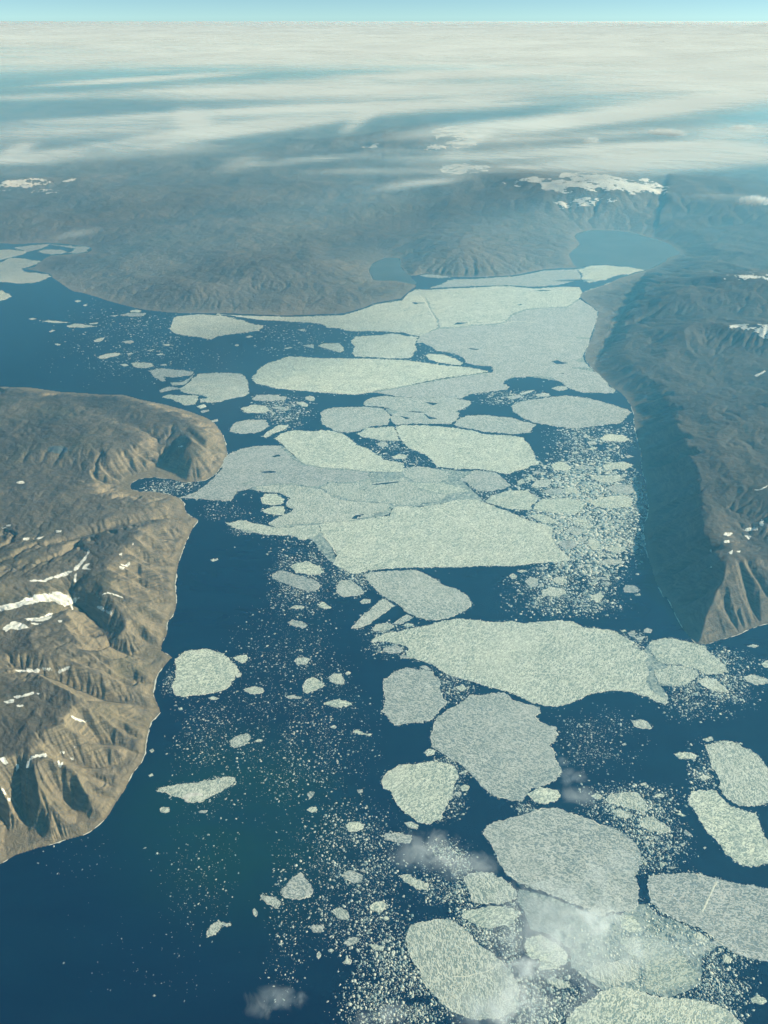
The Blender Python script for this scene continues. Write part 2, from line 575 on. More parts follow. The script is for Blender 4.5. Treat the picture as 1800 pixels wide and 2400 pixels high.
# left headland
front = np.clip((15500 - GY) / 2500, 0, 1)            # the higher front part
hl = rise(d_left, 1050 + 350 * front) * (330 + 230 * front) + np.clip((d_left - 900) / 4500, 0, 1) * (110 + 220 * front)
hl = hl + (und * 90 + (rid - 0.6) * 260 * (0.35 + 0.65 * front)) * np.clip(d_left / 1300, 0, 1)
hl = hl + bump_at('D', 1300, 420, 250, 170, 700, 1500) + bump_at('D', 640, 440, 250, 90, 1500, 1100)
hl = hl - bump_at('D', 1060, 480, 120, 220, 480, 1500)
hl = hl - bump_at('D', 760, 600, 100, 110, 2600, 700, 0.12)
hl = hl + bump_at('D', 820, 70, 350, 80, 700, 700)
# right-hand land: a wall over the fjord, then rolling upland
wall = np.interp(GY, [0, 9000, 15500, 19000, 21500, 25000, 34000, 60000], [560, 600, 640, 620, 430, 270, 230, 230])
wallw = np.interp(GY, [0, 9000, 15500, 19000, 22500, 28000, 40000], [1500, 1250, 1180, 1080, 1000, 1300, 1800])
hr = wall * (0.86 * np.clip(d_right / wallw, 0, 1) + 0.14 * rise(d_right, wallw))
hr = hr + np.clip((d_right - 1500) / 7000, 0, 1) * np.interp(GY, [15000, 24000], [0, 350]) + (und * 110 + (rid - 0.6) * 330) * np.clip((d_right - 700) / 1500, 0, 1)
hr = hr + bump_at('C', 1520, 640, 500, 620, 3600, 2600) + bump_at('C', 1150, 760, 350, 260, 2400, 1400) + bump_at('C', 1080, 920, 350, 230, 2000, 1100)
hr = hr + bump_at('C', 1600, 930, 600, 420, 2500, 1500) - bump_at('F', 1560, 1010, 400, 220, 600, 1300)
# far land
hf = rise(d_far, 4200) * 190 + np.clip(d_far / 9000, 0, 1) * 170 + (und * 120 + (rid - 0.6) * 190) * np.clip(d_far / 3000, 0, 1)
hf = hf + bump_at('B', 480, 480, 300, 260, 1500, 2200) + bump_at('B', 60, 490, 300, 200, 2200, 2200) + bump_at('A', 1250, 660, 150, 160, 1500, 900)
hf = hf + bump_at('B', 1250, 360, 300, 300, 3600, 4200) - bump_at('B', 900, 250, 150, 260, 2500, 9000, -0.25)
MOUNT = [('S', 1280, 425, 700, 900, 9500, 5200), ('S', 1480, 440, 600, 650, 7000, 4500), ('S', 1360, 478, 450, 600, 4200, 2200),
         ('S', 1060, 335, 900, 1100, 9000, 6500), ('S', 1100, 308, 900, 1100, 10000, 9000), ('S', 1130, 400, 700, 650, 6000, 5000),
         ('S', 60, 432, 500, 620, 4800, 2600), ('S', 700, 445, 400, 420, 4200, 4200), ('S', 180, 470, 300, 300, 9000, 5000),
         ('S', 1640, 470, 500, 520, 7000, 5000), ('S', 900, 345, 500, 500, 9000, 7000)]
mrid = 0.2 + 1.1 * ridged(GX / 5200, GY / 6500, 5, 63)
for m in MOUNT:
    mb = bump_at(m[0], m[1], m[2], m[3], m[4] * 0.6, m[5], m[6]) * mrid
    hf = hf + mb; hr = hr + mb * np.clip((GY - 36000) / 12000, 0, 1)
far_rough = np.clip((GY - 45000) / 30000, 0, 1)
hf = hf + (ridged(GX / 9000, GY / 14000, 5, 77) - 0.55) * 420 * far_rough

H = np.where(in_left, hl, np.where(is_right, hr, np.where(is_far, hf, -60.0))).astype(np.float32)
dc = np.where(in_left, d_left, np.where(is_right, np.minimum(d_right, d_far), d_far)).astype(np.float32)
# the shared divide between right and far land is blended
land = in_left | in_main


def valley(pts, width, depth):
    """Cut a V valley along world points (x, y)."""
    global H
    x0 = min(p_[0] for p_ in pts) - 3 * width; x1 = max(p_[0] for p_ in pts) + 3 * width
    y0 = min(p_[1] for p_ in pts) - 3 * width; y1 = max(p_[1] for p_ in pts) + 3 * width
    a, b = np.searchsorted(YR, [y0, y1])
    if a >= b:
        return
    line = rough_line(pts, False, width * 0.5, width * 0.22, np.random.default_rng(int(abs(pts[0][0])) % 9999), (900, 350, 120))
    n = len(line)
    w = [depth * min(1, 0.15 + 2.2 * i / n, 0.12 + 1.8 * (n - i) / n) for i in range(n)]
    d, ww = seg_dist(GX[a:b], GY[a:b], line, False, w)
    cut = ww * np.clip(1 - d / width, 0, 1) ** 1.25
    H[a:b] -= cut * np.clip(dc[a:b] / 260, 0, 1)


def VP(spec):
    return [at(*tp(t, x, y), h) for t, x, y, h in spec]


valley(VP([('G', 1110, 390, 5), ('G', 950, 345, 120), ('G', 830, 318, 220), ('G', 710, 262, 300), ('G', 620, 175, 340), ('G', 550, 80, 400), ('G', 480, -20, 480), ('D', 440, 1300, 520)]), 460, 350)
valley(VP([('G', 1045, 746, 5), ('G', 940, 700, 90), ('G', 870, 650, 200), ('G', 740, 625, 320), ('G', 600, 575, 420), ('G', 440, 540, 500), ('G', 300, 505, 560), ('G', 100, 470, 600)]), 330, 260)
valley(VP([('G', 938, 1022, 5), ('G', 860, 965, 120), ('G', 760, 905, 250), ('G', 640, 870, 380), ('G', 520, 850, 480)]), 230, 190)
valley(VP([('G', 905, 1060, 5), ('G', 760, 1045, 150), ('G', 620, 1020, 330), ('G', 500, 1000, 450), ('G', 330, 960, 560)]), 300, 220)
valley(VP([('G', 840, 1200, 5), ('G', 720, 1190, 150), ('G', 620, 1110, 330), ('G', 520, 1060, 480)]), 200, 150)
valley(VP([('G', 700, 1420, 5), ('G', 560, 1430, 100), ('G', 460, 1330, 300), ('G', 390, 1230, 430), ('G', 340, 1140, 530)]), 240, 200)
valley(VP([('J', 190, 255, 5), ('J', 165, 120, 150), ('G', 130, 1310, 330), ('G', 110, 1200, 460), ('G', 110, 1110, 560)]), 280, 250)
valley(VP([('J', 42, 318, 5), ('J', 25, 130, 200), ('G', 0, 1400, 350), ('G', -80, 1250, 500)]), 280, 260)
valley(VP([('J', 280, 230, 5), ('J', 240, 90, 120), ('G', 260, 1420, 250)]), 150, 90)
valley(VP([('D', 1280, 880, 5), ('D', 1120, 872, 110), ('D', 900, 900, 220), ('D', 700, 940, 300), ('D', 580, 970, 350), ('D', 330, 1040, 420)]), 330, 150)
valley(VP([('D', 855, 660, 5), ('D', 640, 640, 40), ('D', 420, 600, 90), ('D', 200, 560, 150), ('D', -100, 520, 200)]), 700, 60)
valley(VP([('D', 1060, 610, 5), ('D', 1040, 500, 40), ('D', 1010, 400, 100), ('D', 930, 320, 180), ('D', 700, 220, 220)]), 500, 130)
for k, (a_, b_) in enumerate([((1180, 1080), (880, 990)), ((1160, 1160), (840, 1080)), ((1140, 1270), (800, 1180)), ((1140, 1330), (760, 1220)),
                              ((1145, 1400), (720, 1330)), ((1230, 960), (1000, 930)), ((1445, 520), (1180, 260)), ((1470, 440), (1230, 340))]):
    m_ = ((a_[0] * 0.5 + b_[0] * 0.5) , (a_[1] * 0.5 + b_[1] * 0.5) + 25)
    valley(VP([('D', *a_, 5), ('D', *m_, 200), ('D', *b_, 380)]), 170 + 25 * (k % 3), 85)
for a_, b_ in [((1050, 330), (820, 130)), ((1010, 560), (800, 430)), ((960, 900), (790, 800)), ((880, 1110), (700, 1060)), ((780, 1300), (560, 1180)), ((640, 1480), (520, 1400))]:
    m_ = ((a_[0] + b_[0]) * 0.5, (a_[1] + b_[1]) * 0.5 + 14)
    valley(VP([('G', *a_, 5), ('G', *m_, 190), ('G', *b_, 360)]), 130, 70)
for spec in ([('I', 1655, 172, 5), ('I', 1560, 60, 150), ('F', 1500, 1300, 330), ('F', 1420, 1150, 480)],
             [('I', 1500, 225, 5), ('I', 1420, 110, 160), ('F', 1330, 1370, 320), ('F', 1260, 1260, 470)],
             [('S', 1850, 1440, 5), ('S', 1790, 1380, 200), ('S', 1740, 1330, 350), ('S', 1730, 1270, 480)],
             [('S', 1990, 1410, 5), ('S', 1880, 1330, 250), ('S', 1800, 1280, 420)]):
    valley(VP(spec), 260, 60)
for k in range(9):                      # flutes down the shaded wall over the fjord
    i = int(len(right_coast) * (0.60 + 0.03 * k))
    x_, y_ = right_coast[i]
    valley([(x_ + 10, y_), (x_ + 500, y_ + 120), (x_ + 1050, y_ + 330)], 150, 75)

# running water: stream-power erosion with hillslope creep
NB = [(-1, -1), (-1, 0), (-1, 1), (0, -1), (0, 1), (1, -1), (1, 0), (1, 1)]
idx = np.arange(NR * NCOL).reshape(NR, NCOL)
cellw = np.gradient(YR)
CA = (np.repeat(cellw[:, None], NCOL, 1) * (DU * GY)).astype(np.float32)
DIST = []
for dy, dx in NB:
    DIST.append(np.sqrt((np.roll(GX, (-dy, -dx), (0, 1)) - GX) ** 2 + (np.roll(GY, (-dy, -dx), (0, 1)) - GY) ** 2) + 1)
H += fbm(GX / 800, GY / 800, 5, 91, .6) * np.clip(dc / 500, 0, 1) * 34
H = np.where(land, np.maximum(H, 2 + dc * 0.02), -60).astype(np.float32)
AR = CA.copy()
NITER = 48
for it in range(NITER):
    best = np.zeros_like(H); rec = idx.copy(); bd = np.ones_like(H); low = np.full_like(H, 1e9)
    for k, (dy, dx) in enumerate(NB):
        hn = np.roll(H, (-dy, -dx), (0, 1))
        s = (H - hn) / DIST[k]
        m = s > best
        best = np.where(m, s, best); bd = np.where(m, DIST[k], bd)
        rec = np.where(m, np.roll(idx, (-dy, -dx), (0, 1)), rec)
        low = np.minimum(low, hn)
    rf = rec.ravel()
    for _ in range(40 if it == 0 else 12):
        keep = rf != idx.ravel()
        AR = CA + np.bincount(rf[keep], AR.ravel()[keep], NR * NCOL).reshape(NR, NCOL).astype(np.float32)
    dh = 0.016 * np.clip(1.5 - GY / 45000, .45, 1) * np.sqrt(np.minimum(AR, 6e6)) * best
    hrec = H.ravel()[rf].reshape(H.shape)
    dh = np.minimum(dh, 0.55 * np.maximum(H - np.maximum(hrec, 0), 0))
    H = np.where(land, H - dh, H)
    pit = land & (rec == idx)
    H = np.where(pit & (low < 5000), np.maximum(H, low + 0.3), H)
    # slopes steeper than scree can stand slump
    over = np.clip(best - 0.85, 0, 5) * bd * 0.35
    H = np.where(land, H - over, H)
    if it % 4 == 3:
        mean = (np.roll(H, 1, 0) + np.roll(H, -1, 0) + np.roll(H, 1, 1) + np.roll(H, -1, 1)) * 0.25
        H = np.where(land, H + 0.12 * (mean - H), H)
    H = np.where(land, np.maximum(H, 1.0 + np.minimum(dc, 300) * 0.03), -60).astype(np.float32)
H = np.where(H > 1100, 1100 + (H - 1100) * 0.45, H)
mt = np.clip((H - 60) / 250, 0, 1)
H = np.where(land, H + (ridged(GX / 330, GY / 330, 4, 131, .6) - .62) * (10 + 34 * mt) * np.clip(dc / 120, 0, 1) * np.clip(1.6 - GY / 60000, 0.3, 1), H).astype(np.float32)
H = np.where(land, np.maximum(H, 0.6), np.maximum(-60, -4 - 0.05 * np.minimum(np.minimum(d_left, d_right), d_far)))


def ground(X, Y):
    """Terrain height at world points (bilinear)."""
    X = np.asarray(X, float); Y = np.asarray(Y, float)
    r = np.interp(Y, YR, np.arange(NR)); c = (X / Y - U[0]) / DU
    r = np.clip(r, 0, NR - 1.001); c = np.clip(c, 0, NCOL - 1.001)
    r0 = r.astype(int); c0 = c.astype(int); fr = r - r0; fc = c - c0
    return (H[r0, c0] * (1 - fr) * (1 - fc) + H[r0, c0 + 1] * (1 - fr) * fc + H[r0 + 1, c0] * fr * (1 - fc) + H[r0 + 1, c0 + 1] * fr * fc)


def on_ground(x, y):
    """World point of the terrain seen at photograph pixel x, y: march along the sight line."""
    dx, dy, dz = ray(x, y)
    hs = np.linspace(1900, 0, 400)
    t = (hs - ALT) / dz
    X, Y = dx * t, dy * t
    g = ground(X, Y)
    k = np.argmax(g >= hs)
    return float(X[k]), float(Y[k])


q00 = idx[:-1, :-1]; q = np.stack([q00, idx[:-1, 1:], idx[1:, 1:], idx[1:, :-1]], -1)
qmax = np.maximum(np.maximum(H[:-1, :-1], H[1:, :-1]), np.maximum(H[:-1, 1:], H[1:, 1:]))
qc = lambda a: a[:-1, :-1] | a[1:, 1:] | a[1:, :-1] | a[:-1, 1:]
fx, fy = to_px(GX, GY, np.maximum(H, 0))
vis = (fx > -420) & (fx < 2600) & (GY < 232000)
lf_ = qc(in_left) & qc(vis) & (qmax > -1)
rt_ = qc(is_right) & ~qc(is_far) & qc(vis) & (qmax > -1)
fr_ = (qc(is_far) & qc(vis)) & (qmax > -1) & ~lf_


def terrain(name, mask, mat):
    f = q[mask]
    used, inv = np.unique(f.ravel(), return_inverse=True)
    V = np.stack([GX.ravel()[used], GY.ravel()[used], H.ravel()[used]], 1)
    o = mesh_obj(name, V, inv.reshape(-1, 4), mat, smooth=True)
    a_ = o.data.attributes.new('stream', 'FLOAT', 'POINT')
    a_.data.foreach_set('value', STREAM.ravel()[used].astype(np.float32))
    return tag(o, kind='structure')


STREAM = np.clip((np.log10(AR) - 5.35) / .5, 0, 1) * np.clip(1.6 - GY / 45000, .15, 1)
T_LEFT = terrain('headland', lf_, M_LEFT)
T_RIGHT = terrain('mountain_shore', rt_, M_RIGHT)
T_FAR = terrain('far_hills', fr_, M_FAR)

# the sea: one sheet, fine near, coarse to the horizon
wy_ = np.concatenate([np.linspace(-9000, 2000, 12), np.geomspace(3000, 1.9e6, 150)])
wu = np.linspace(-2.6, 2.6, 90)
WX = np.where(wy_[:, None] > 3000, wu[None, :] * np.maximum(wy_[:, None], 12000), wu[None, :] * 12000)
WY = np.repeat(wy_[:, None], len(wu), 1)
wi = np.arange(WX.size).reshape(WX.shape)
wf = np.stack([wi[:-1, :-1], wi[:-1, 1:], wi[1:, 1:], wi[1:, :-1]], -1).reshape(-1, 4)
sea = mesh_obj('sea', np.stack([WX.ravel(), WY.ravel(), np.zeros(WX.size)], 1), wf, M_WATER)
tag(sea, kind='structure')
# ---------------------------------------------------------------- ice floes
# (tile, outline, greying by thaw and painted cloud shade 0..1, label, short name, holes).  Outlines were measured on the enlarged survey tiles.
FLOES = [
 ('A', [(-60,385),(0,375),(60,372),(180,385),(150,405),(60,425),(0,440),(-60,450)], .1, 'thin pale floe cut by the left picture edge in the far inlet', None),
 ('A', [(95,360),(220,345),(318,338),(312,352),(245,372),(180,386),(140,375)], .1, 'slim pale floe at the top of the far inlet', None),
 ('A', [(250,382),(300,372),(400,376),(442,388),(400,401),(330,404),(268,397)], .1, 'short flat floe inside the crook of the far crescent', None),
 ('A', [(325,341),(400,345),(480,352),(540,352),(583,365),(558,384),(480,399),(448,394),(475,380),(486,366),(430,358)], .1, 'crescent-shaped pale floe at the right end of the far inlet', 'the far crescent floe'),
 ('A', [(-60,465),(0,455),(60,430),(140,428),(200,440),(268,447),(210,480),(142,500),(170,520),(315,531),(326,546),(298,563),(220,588),(120,590),(0,583),(-60,588)], .05, 'large notched pale floe filling the mouth of the far left inlet', 'the notched inlet floe'),
 ('A', [(-60,648),(0,638),(25,645),(75,675),(40,695),(0,705),(-60,712)], .05, 'rounded floe end at the left picture edge below the notched inlet floe', None),
 ('A', [(778,797),(830,786),(945,784),(935,803),(850,808)], .1, 'flat oblong floe just off the dark far cliffs', 'the flat floe off the far cliffs'),
 ('A', [(842,769),(880,763),(920,769),(900,780),(848,779)], .1, None, None),
 ('A', [(268,838),(330,833),(455,845),(380,850)], .1, 'very thin sliver of ice in the open left bay', None),
 ('A', [(430,868),(480,853),(540,855),(615,872),(540,880),(450,878)], .05, 'lens-shaped white floe in the middle of the left bay', 'the lens-shaped bay floe'),
 ('A', [(575,852),(640,845),(625,855),(585,858)], .1, None, None),
 ('A', [(180,823),(215,817),(238,822),(205,829)], .1, None, None),
 ('A', [(608,962),(640,947),(680,942),(665,962),(640,972),(612,972)], .1, None, None),
 ('A', [(790,968),(850,962),(872,972),(840,983),(805,978)], .1, None, None),
 ('A', [(638,1070),(680,1050),(750,1042),(785,1047),(770,1060),(690,1078),(650,1082)], .0, 'smooth sausage-shaped white floe alone in the left bay', 'the sausage-shaped bay floe'),
 ('A', [(848,1112),(890,1103),(980,1110),(998,1128),(950,1142),(880,1138)], .1, 'rounded oblong floe between the sausage-shaped floe and the ragged triangle', None),
 ('A', [(965,1160),(1040,1142),(1130,1150),(1250,1165),(1240,1188),(1120,1200),(1060,1197),(1075,1225),(1040,1225),(990,1192)], .1, 'ragged triangular floe with a dark melted middle', 'the ragged triangular floe'),
 ('A', [(1100,1236),(1180,1232),(1225,1205),(1258,1178),(1250,1200),(1190,1250),(1120,1255)], .45, None, None),
 ('A', [(1160,1275),(1230,1225),(1290,1178),(1400,1172),(1560,1178),(1585,1195),(1605,1240),(1612,1300),(1570,1325),(1440,1355),(1370,1368),(1293,1366),(1292,1342),(1370,1335),(1270,1310),(1190,1300)], .1, 'smooth blunt floe with a grey shadow band, left of the longest plate', 'the shadow-banded floe'),
 ('A', [(1050,1330),(1100,1312),(1275,1322),(1287,1345),(1265,1375),(1200,1383),(1140,1355)], .15, 'tapered floe tucked under the shadow-banded floe', 'the tapered floe'),
 ('A', [(1030,1285),(1090,1262),(1150,1266),(1160,1278),(1110,1283),(1040,1300)], .2, None, None),
 ('A', [(1275,1390),(1320,1375),(1340,1390),(1300,1405)], .1, None, None),
 ('A', [(1298,1420),(1350,1410),(1358,1420),(1310,1432)], .1, None, None),
 ('A', [(1100,885),(1120,830),(1150,805),(1290,793),(1430,800),(1560,830),(1659,860),(1708,868),(1680,900),(1600,906),(1480,925),(1400,935),(1370,955),(1290,945),(1190,930),(1120,910)], .1, 'broad wedge floe pointing right, just below the dark far cliffs', 'the far wedge floe'),
 ('A', [(1590,940),(1620,930),(1640,938),(1610,945)], .1, None, None),
 ('A', [(1050,990),(1090,985),(1108,992),(1080,998)], .1, None, None),
 ('A', [(945,1030),(1005,1017),(985,1028)], .1, None, None),
 ('A', [(1518,994),(1535,986),(1550,992),(1535,1001)], .1, None, None),
 ('A', [(710,803),(770,797),(745,808)], .1, None, None),
 ('A', [(480,707),(505,700),(527,706),(500,715)], .1, None, None),
 ('A', [(538,734),(555,728),(566,734),(550,740)], .1, None, None),
 ('A', [(315,905),(340,893),(358,897),(330,909)], .1, None, None),
 ('A', [(355,985),(375,982),(395,990),(372,995)], .1, None, None),
 ('A', [(815,1048),(850,1043),(862,1049),(835,1055)], .1, None, None),
 ('A', [(1012,1052),(1055,1046),(1058,1054),(1025,1058)], .1, None, None),
 ('A', [(778,1118),(815,1113),(835,1124),(800,1130)], .1, None, None),
 ('A', [(1035,1120),(1070,1114),(1085,1122),(1050,1127)], .1, None, None),
 # the packed field beyond the narrows
 ('B', [(-260,791),(0,804),(200,810),(450,802),(570,798),(650,774),(705,757),(790,725),(940,702),(985,662),(1040,628),(1098,690),(1140,780),(1172,830),(1178,878),(1062,933),(950,910),(860,906),(740,900),(650,906),(580,898),(545,882),(470,880),(440,862),(370,850),(280,845),(150,835),(30,828),(-100,812)], .05, 'long curved white plate hugging the far brown shore', 'the shore-hugging plate', [[(1010,716),(1060,714),(1098,714),(1092,722),(1030,728)]]),
 ('B', [(1047,634),(1140,634),(1400,618),(1650,612),(1810,625),(1960,616),(2090,618),(2108,640),(2100,688),(2060,713),(2010,743),(1900,745),(1750,758),(1659,798),(1600,848),(1400,860),(1290,878),(1190,878),(1180,830),(1147,780),(1105,690)], .05, 'huge pale plate at the narrow upper end of the packed ice', 'the uppermost huge plate', [[(1800,638),(1850,635),(1930,638),(1870,643)],[(1275,862),(1305,845),(1375,848),(1330,857)],[(1690,732),(1725,725),(1718,734)]]),
 ('B', [(1065,938),(1185,884),(1290,884),(1400,866),(1600,855),(1660,804),(1750,765),(1900,751),(2020,750),(2065,718),(2100,698),(2180,745),(2213,780),(2203,840),(2183,905),(2168,943),(2080,940),(2078,948),(2160,955),(2148,1000),(2128,1040),(2126,1078),(2080,1090),(2078,1098),(2140,1106),(2158,1138),(2050,1135),(2048,1145),(2200,1167),(2268,1225),(2298,1262),(2338,1285),(2300,1305),(2200,1300),(2110,1298),(2030,1270),(1990,1235),(1900,1195),(1800,1192),(1720,1205),(1659,1200),(1622,1215),(1602,1240),(1638,1265),(1620,1280),(1480,1300),(1395,1310),(1320,1340),(1250,1327),(1100,1332),(920,1327),(840,1312),(790,1298),(1000,1257),(1250,1212),(1530,1168),(1527,1130),(1440,1125),(1367,1106),(1347,1080),(1318,1060),(1250,1036),(1167,1033),(1140,1003),(1085,978),(1042,978)], .0, 'biggest bright plate of the packed field, ending against the right-hand shore', 'the biggest packed plate', [[(1914,1098),(1955,1090),(1978,1100),(2025,1108),(1990,1115),(1945,1114)],[(1370,1012),(1410,1014),(1450,1019),(1440,1025),(1400,1021)],[(1960,1178),(2000,1172),(1990,1180)],[(1280,1322-2),(1310,1318),(1300,1328)]]),
 ('B', [(0,1180),(20,1150),(80,1110),(160,1085),(215,1065),(280,1065),(430,1075),(640,1082),(740,1082),(960,1092),(1050,1102),(1150,1114),(1215,1124),(1340,1133),(1440,1147),(1500,1163),(1250,1204),(1000,1248),(780,1288),(740,1303),(640,1318),(560,1312),(470,1305),(370,1295),(250,1285),(130,1275),(60,1255),(0,1245),(-30,1210)], .1, 'longest smooth plate, blunt at its left end over open water', 'the longest plate'),
 ('B', [(612,965),(650,940),(740,930),(900,920),(1045,940),(1028,985),(1042,1020),(1008,1070),(960,1080),(740,1073),(640,1068),(625,1045),(635,1000)], .1, 'squarish plate set between two dark leads above the longest plate', 'the squarish plate'),
 ('B', [(1097,1060),(1120,1049),(1200,1053),(1288,1077),(1338,1110),(1328,1123),(1220,1113),(1130,1090)], .1, 'slim floe lying inside a dark lead right of the squarish plate', None),
 ('B', [(1122,618),(1180,600),(1270,568),(1420,562),(1659,548),(1859,512),(2079,500),(2102,530),(2102,568),(2009,586),(1959,602),(1809,614),(1659,606),(1400,608),(1130,626)], .3, 'thin greyish sheet along the foot of the far dark hill', 'the greyish far sheet'),
 ('C', [(428,500),(520,477),(600,476),(750,486),(863,507),(760,530),(680,540),(600,570),(500,588),(452,565),(450,530)], .3, 'grey mottled sheet at the head of the fjord beside the still water', None),
 ('C', [(470,642),(560,616),(650,586),(688,567),(652,595),(560,630),(482,650)], .2, None, None),
 ('B', [(1062,540),(1110,532),(1200,540),(1258,551),(1200,557),(1100,554)], .5, None, None),
 ('B', [(397,1000),(440,982),(530,980),(560,995),(573,1030),(540,1040),(470,1020)], .1, 'oval floe in the dark lead left of the squarish plate', 'the oval lead floe'),
 ('B', [(300,995),(340,988),(376,990),(372,1012),(330,1005)], .2, None, None),
 ('B', [(180,1012),(225,1004),(238,1010),(200,1018)], .1, None, None),
 ('B', [(270,893),(310,889),(330,896),(295,902)], .2, None, None),
 # middle field
 ('E', [(-30,100),(0,72),(100,68),(200,88),(190,105),(90,111),(0,109)], .05, 'flat pill-shaped floe under the left end of the longest plate', 'the pill-shaped floe'),
 ('E', [(-95,160),(-40,137),(0,135),(60,140),(88,165),(70,185),(0,190),(-60,186),(-93,172)], .05, 'stubby oval floe below the pill-shaped floe', 'the stubby oval floe'),
 ('E', [(-170,290),(-130,250),(-50,231),(60,230),(75,260),(90,275),(50,300),(0,315),(-100,322),(-165,310)], .1, 'triangular blunt floe just right of the rounded headland tip', 'the floe off the headland tip'),
 ('E', [(105,152),(150,145),(215,155),(200,165),(130,165)], .2, None, None),
 ('E', [(255,118),(310,115),(335,130),(335,150),(300,145),(270,130)], .1, None, None),
 ('E', [(315,85),(350,76),(380,85),(380,110),(350,112),(325,100)], .2, None, None),
 ('E', [(40,340),(75,312),(110,288),(150,266),(213,268),(180,300),(110,322),(70,350)], .0, 'bright jumbled ridge of ice in dark water above the wide left plate', None),
 ('E', [(700,120),(735,92),(830,76),(920,84),(1100,90),(1250,84),(1320,97),(1388,110),(1388,130),(1340,165),(1290,180),(1312,190),(1320,210),(1290,240),(1260,258),(1100,258),(950,260),(905,266),(882,250),(868,215),(930,182),(880,162),(820,148),(730,143),(700,135)], .1, 'bright cracked plate directly below the biggest packed plate', 'the bright cracked plate', [[(1090,116),(1140,119),(1178,126),(1150,138),(1120,126)],[(960,178),(1010,176),(1090,182),(1060,187),(1010,184)],[(1085,188),(1110,205),(1175,225),(1120,228)],[(930,205),(1000,222),(970,228)]]),
 ('E', [(415,190),(450,165),(540,152),(700,148),(820,158),(860,192),(878,212),(865,240),(858,262),(810,273),(730,278),(640,312),(560,318),(490,300),(440,270),(420,235)], .1, 'rounded light plate jutting left into a dark bend of water', 'the rounded light plate'),
 ('E', [(1302,237),(1360,207),(1460,202),(1659,217),(1760,247),(1808,262),(1793,290),(1780,315),(1659,325),(1560,316),(1490,312),(1400,290),(1312,280),(1280,262)], .1, 'long flat plate below the lens-shaped right-hand plate', 'the long flat plate'),
 ('E', [(905,277),(950,268),(1100,267),(1290,287),(1400,302),(1500,326),(1659,336),(1730,345),(1760,380),(1790,430),(1815,480),(1838,520),(1800,530),(1740,555),(1659,580),(1620,590),(1560,570),(1450,555),(1300,550),(1170,540),(1130,490),(1080,455),(1020,430),(980,400),(940,355),(912,310)], .12, 'great smooth plate in the middle, its right edge cut off diagonally', 'the great middle plate'),
 ('E', [(120,355),(160,320),(240,302),(370,305),(470,302),(550,318),(610,350),(650,390),(720,420),(780,455),(828,490),(900,502),(950,512),(955,530),(938,568),(850,568),(740,568),(600,552),(420,540),(320,520),(260,480),(200,430),(165,390)], .1, 'wide left plate with a rounded upper left corner, beside the great middle plate', 'the wide left plate'),
 ('E', [(-215,495),(-180,455),(-100,425),(0,405),(150,398),(190,432),(240,484),(310,527),(450,552),(600,558),(720,574),(740,613),(600,638),(470,632),(420,662),(330,662),(260,650),(120,647),(0,662),(-50,682),(-120,702),(-160,760),(-300,755),(-420,745),(-500,738),(-400,700),(-330,660),(-270,610),(-220,550)], .12, 'ragged plate wedged against the headland by the narrow cove', 'the headland plate', [[(100,468),(150,455),(160,468),(120,475)],[(20,570),(90,562),(130,572),(60,580)],[(-90,645),(-20,628),(0,636),(-60,650)]]),
 ('E', [(425,674),(480,640),(600,645),(745,620),(762,640),(930,617),(960,604),(1000,636),(1050,682),(1130,702),(1238,717),(1190,768),(1092,772),(1060,786),(940,781),(850,773),(620,753),(490,722)], .3, 'shaded grey plate in the middle of the packed field', 'the shaded grey plate', [[(742,652),(790,644),(900,634),(930,630),(915,640),(800,654)],[(690,684),(712,686),(700,691)]]),  # cloud shade put into its grey value
 ('E', [(0,668),(120,654),(260,658),(330,670),(420,684),(485,728),(620,760),(850,781),(862,798),(820,828),(700,848),(640,878),(540,890),(430,900),(300,905),(200,915),(130,930),(82,908),(150,860),(250,812),(200,796),(200,760),(232,740),(160,713),(60,703),(0,695)], .15, 'long streaked plate below the headland plate, dark leads along its right side', 'the streaked plate', [[(620,874),(640,850),(700,842),(800,836),(720,862),(660,872)]]),
 ('E', [(30,740),(60,712),(130,714),(186,745),(178,773),(110,790),(40,775)], .2, None, None),
 ('E', [(35,820),(100,797),(180,792),(190,818),(178,848),(120,850),(60,838)], .2, None, None),
 ('E', [(420,905),(560,894),(640,887),(860,852),(885,802),(950,792),(1060,797),(1120,787),(1200,772),(1290,752),(1400,752),(1450,762),(1560,802),(1659,832),(1757,880),(1858,905),(1918,930),(1922,1000),(1950,1050),(2028,1128),(2000,1145),(1810,1165),(1659,1180),(1500,1180),(1350,1185),(1150,1190),(1040,1195),(900,1196),(800,1204),(720,1211),(660,1230),(600,1216),(550,1190),(500,1170),(518,1110),(500,1070),(450,1000),(424,950)], .08, 'enormous plate crossing the strait, straight lower edge and pointed right corner', 'the enormous straight-edged plate'),
 ('E', [(-200,905),(-120,885),(-60,882),(0,905),(70,927),(130,935),(250,922),(408,912),(414,958),(380,990),(300,1010),(230,985),(150,985),(60,975),(0,965),(-70,950),(-150,930)], .15, 'ragged tongue of ice reaching left from the enormous straight-edged plate', 'the ragged tongue'),
 ('E', [(230,1182),(260,1160),(340,1148),(390,1170),(443,1210),(420,1234),(340,1240),(270,1224),(235,1205)], .1, 'broad pointed floe above the slanting cigar-shaped floe', 'the broad pointed floe'),
 ('E', [(100,1237),(140,1212),(200,1212),(300,1244),(390,1279),(428,1310),(400,1340),(330,1345),(230,1310),(150,1280),(110,1255)], .25, 'slanting grey cigar-shaped floe in dark water', 'the cigar-shaped floe'),
 ('E', [(520,1310),(540,1275),(620,1270),(670,1310),(700,1350),(660,1375),(560,1382),(525,1350)], .15, 'blocky floe left of the broad slanting plate', 'the blocky floe'),
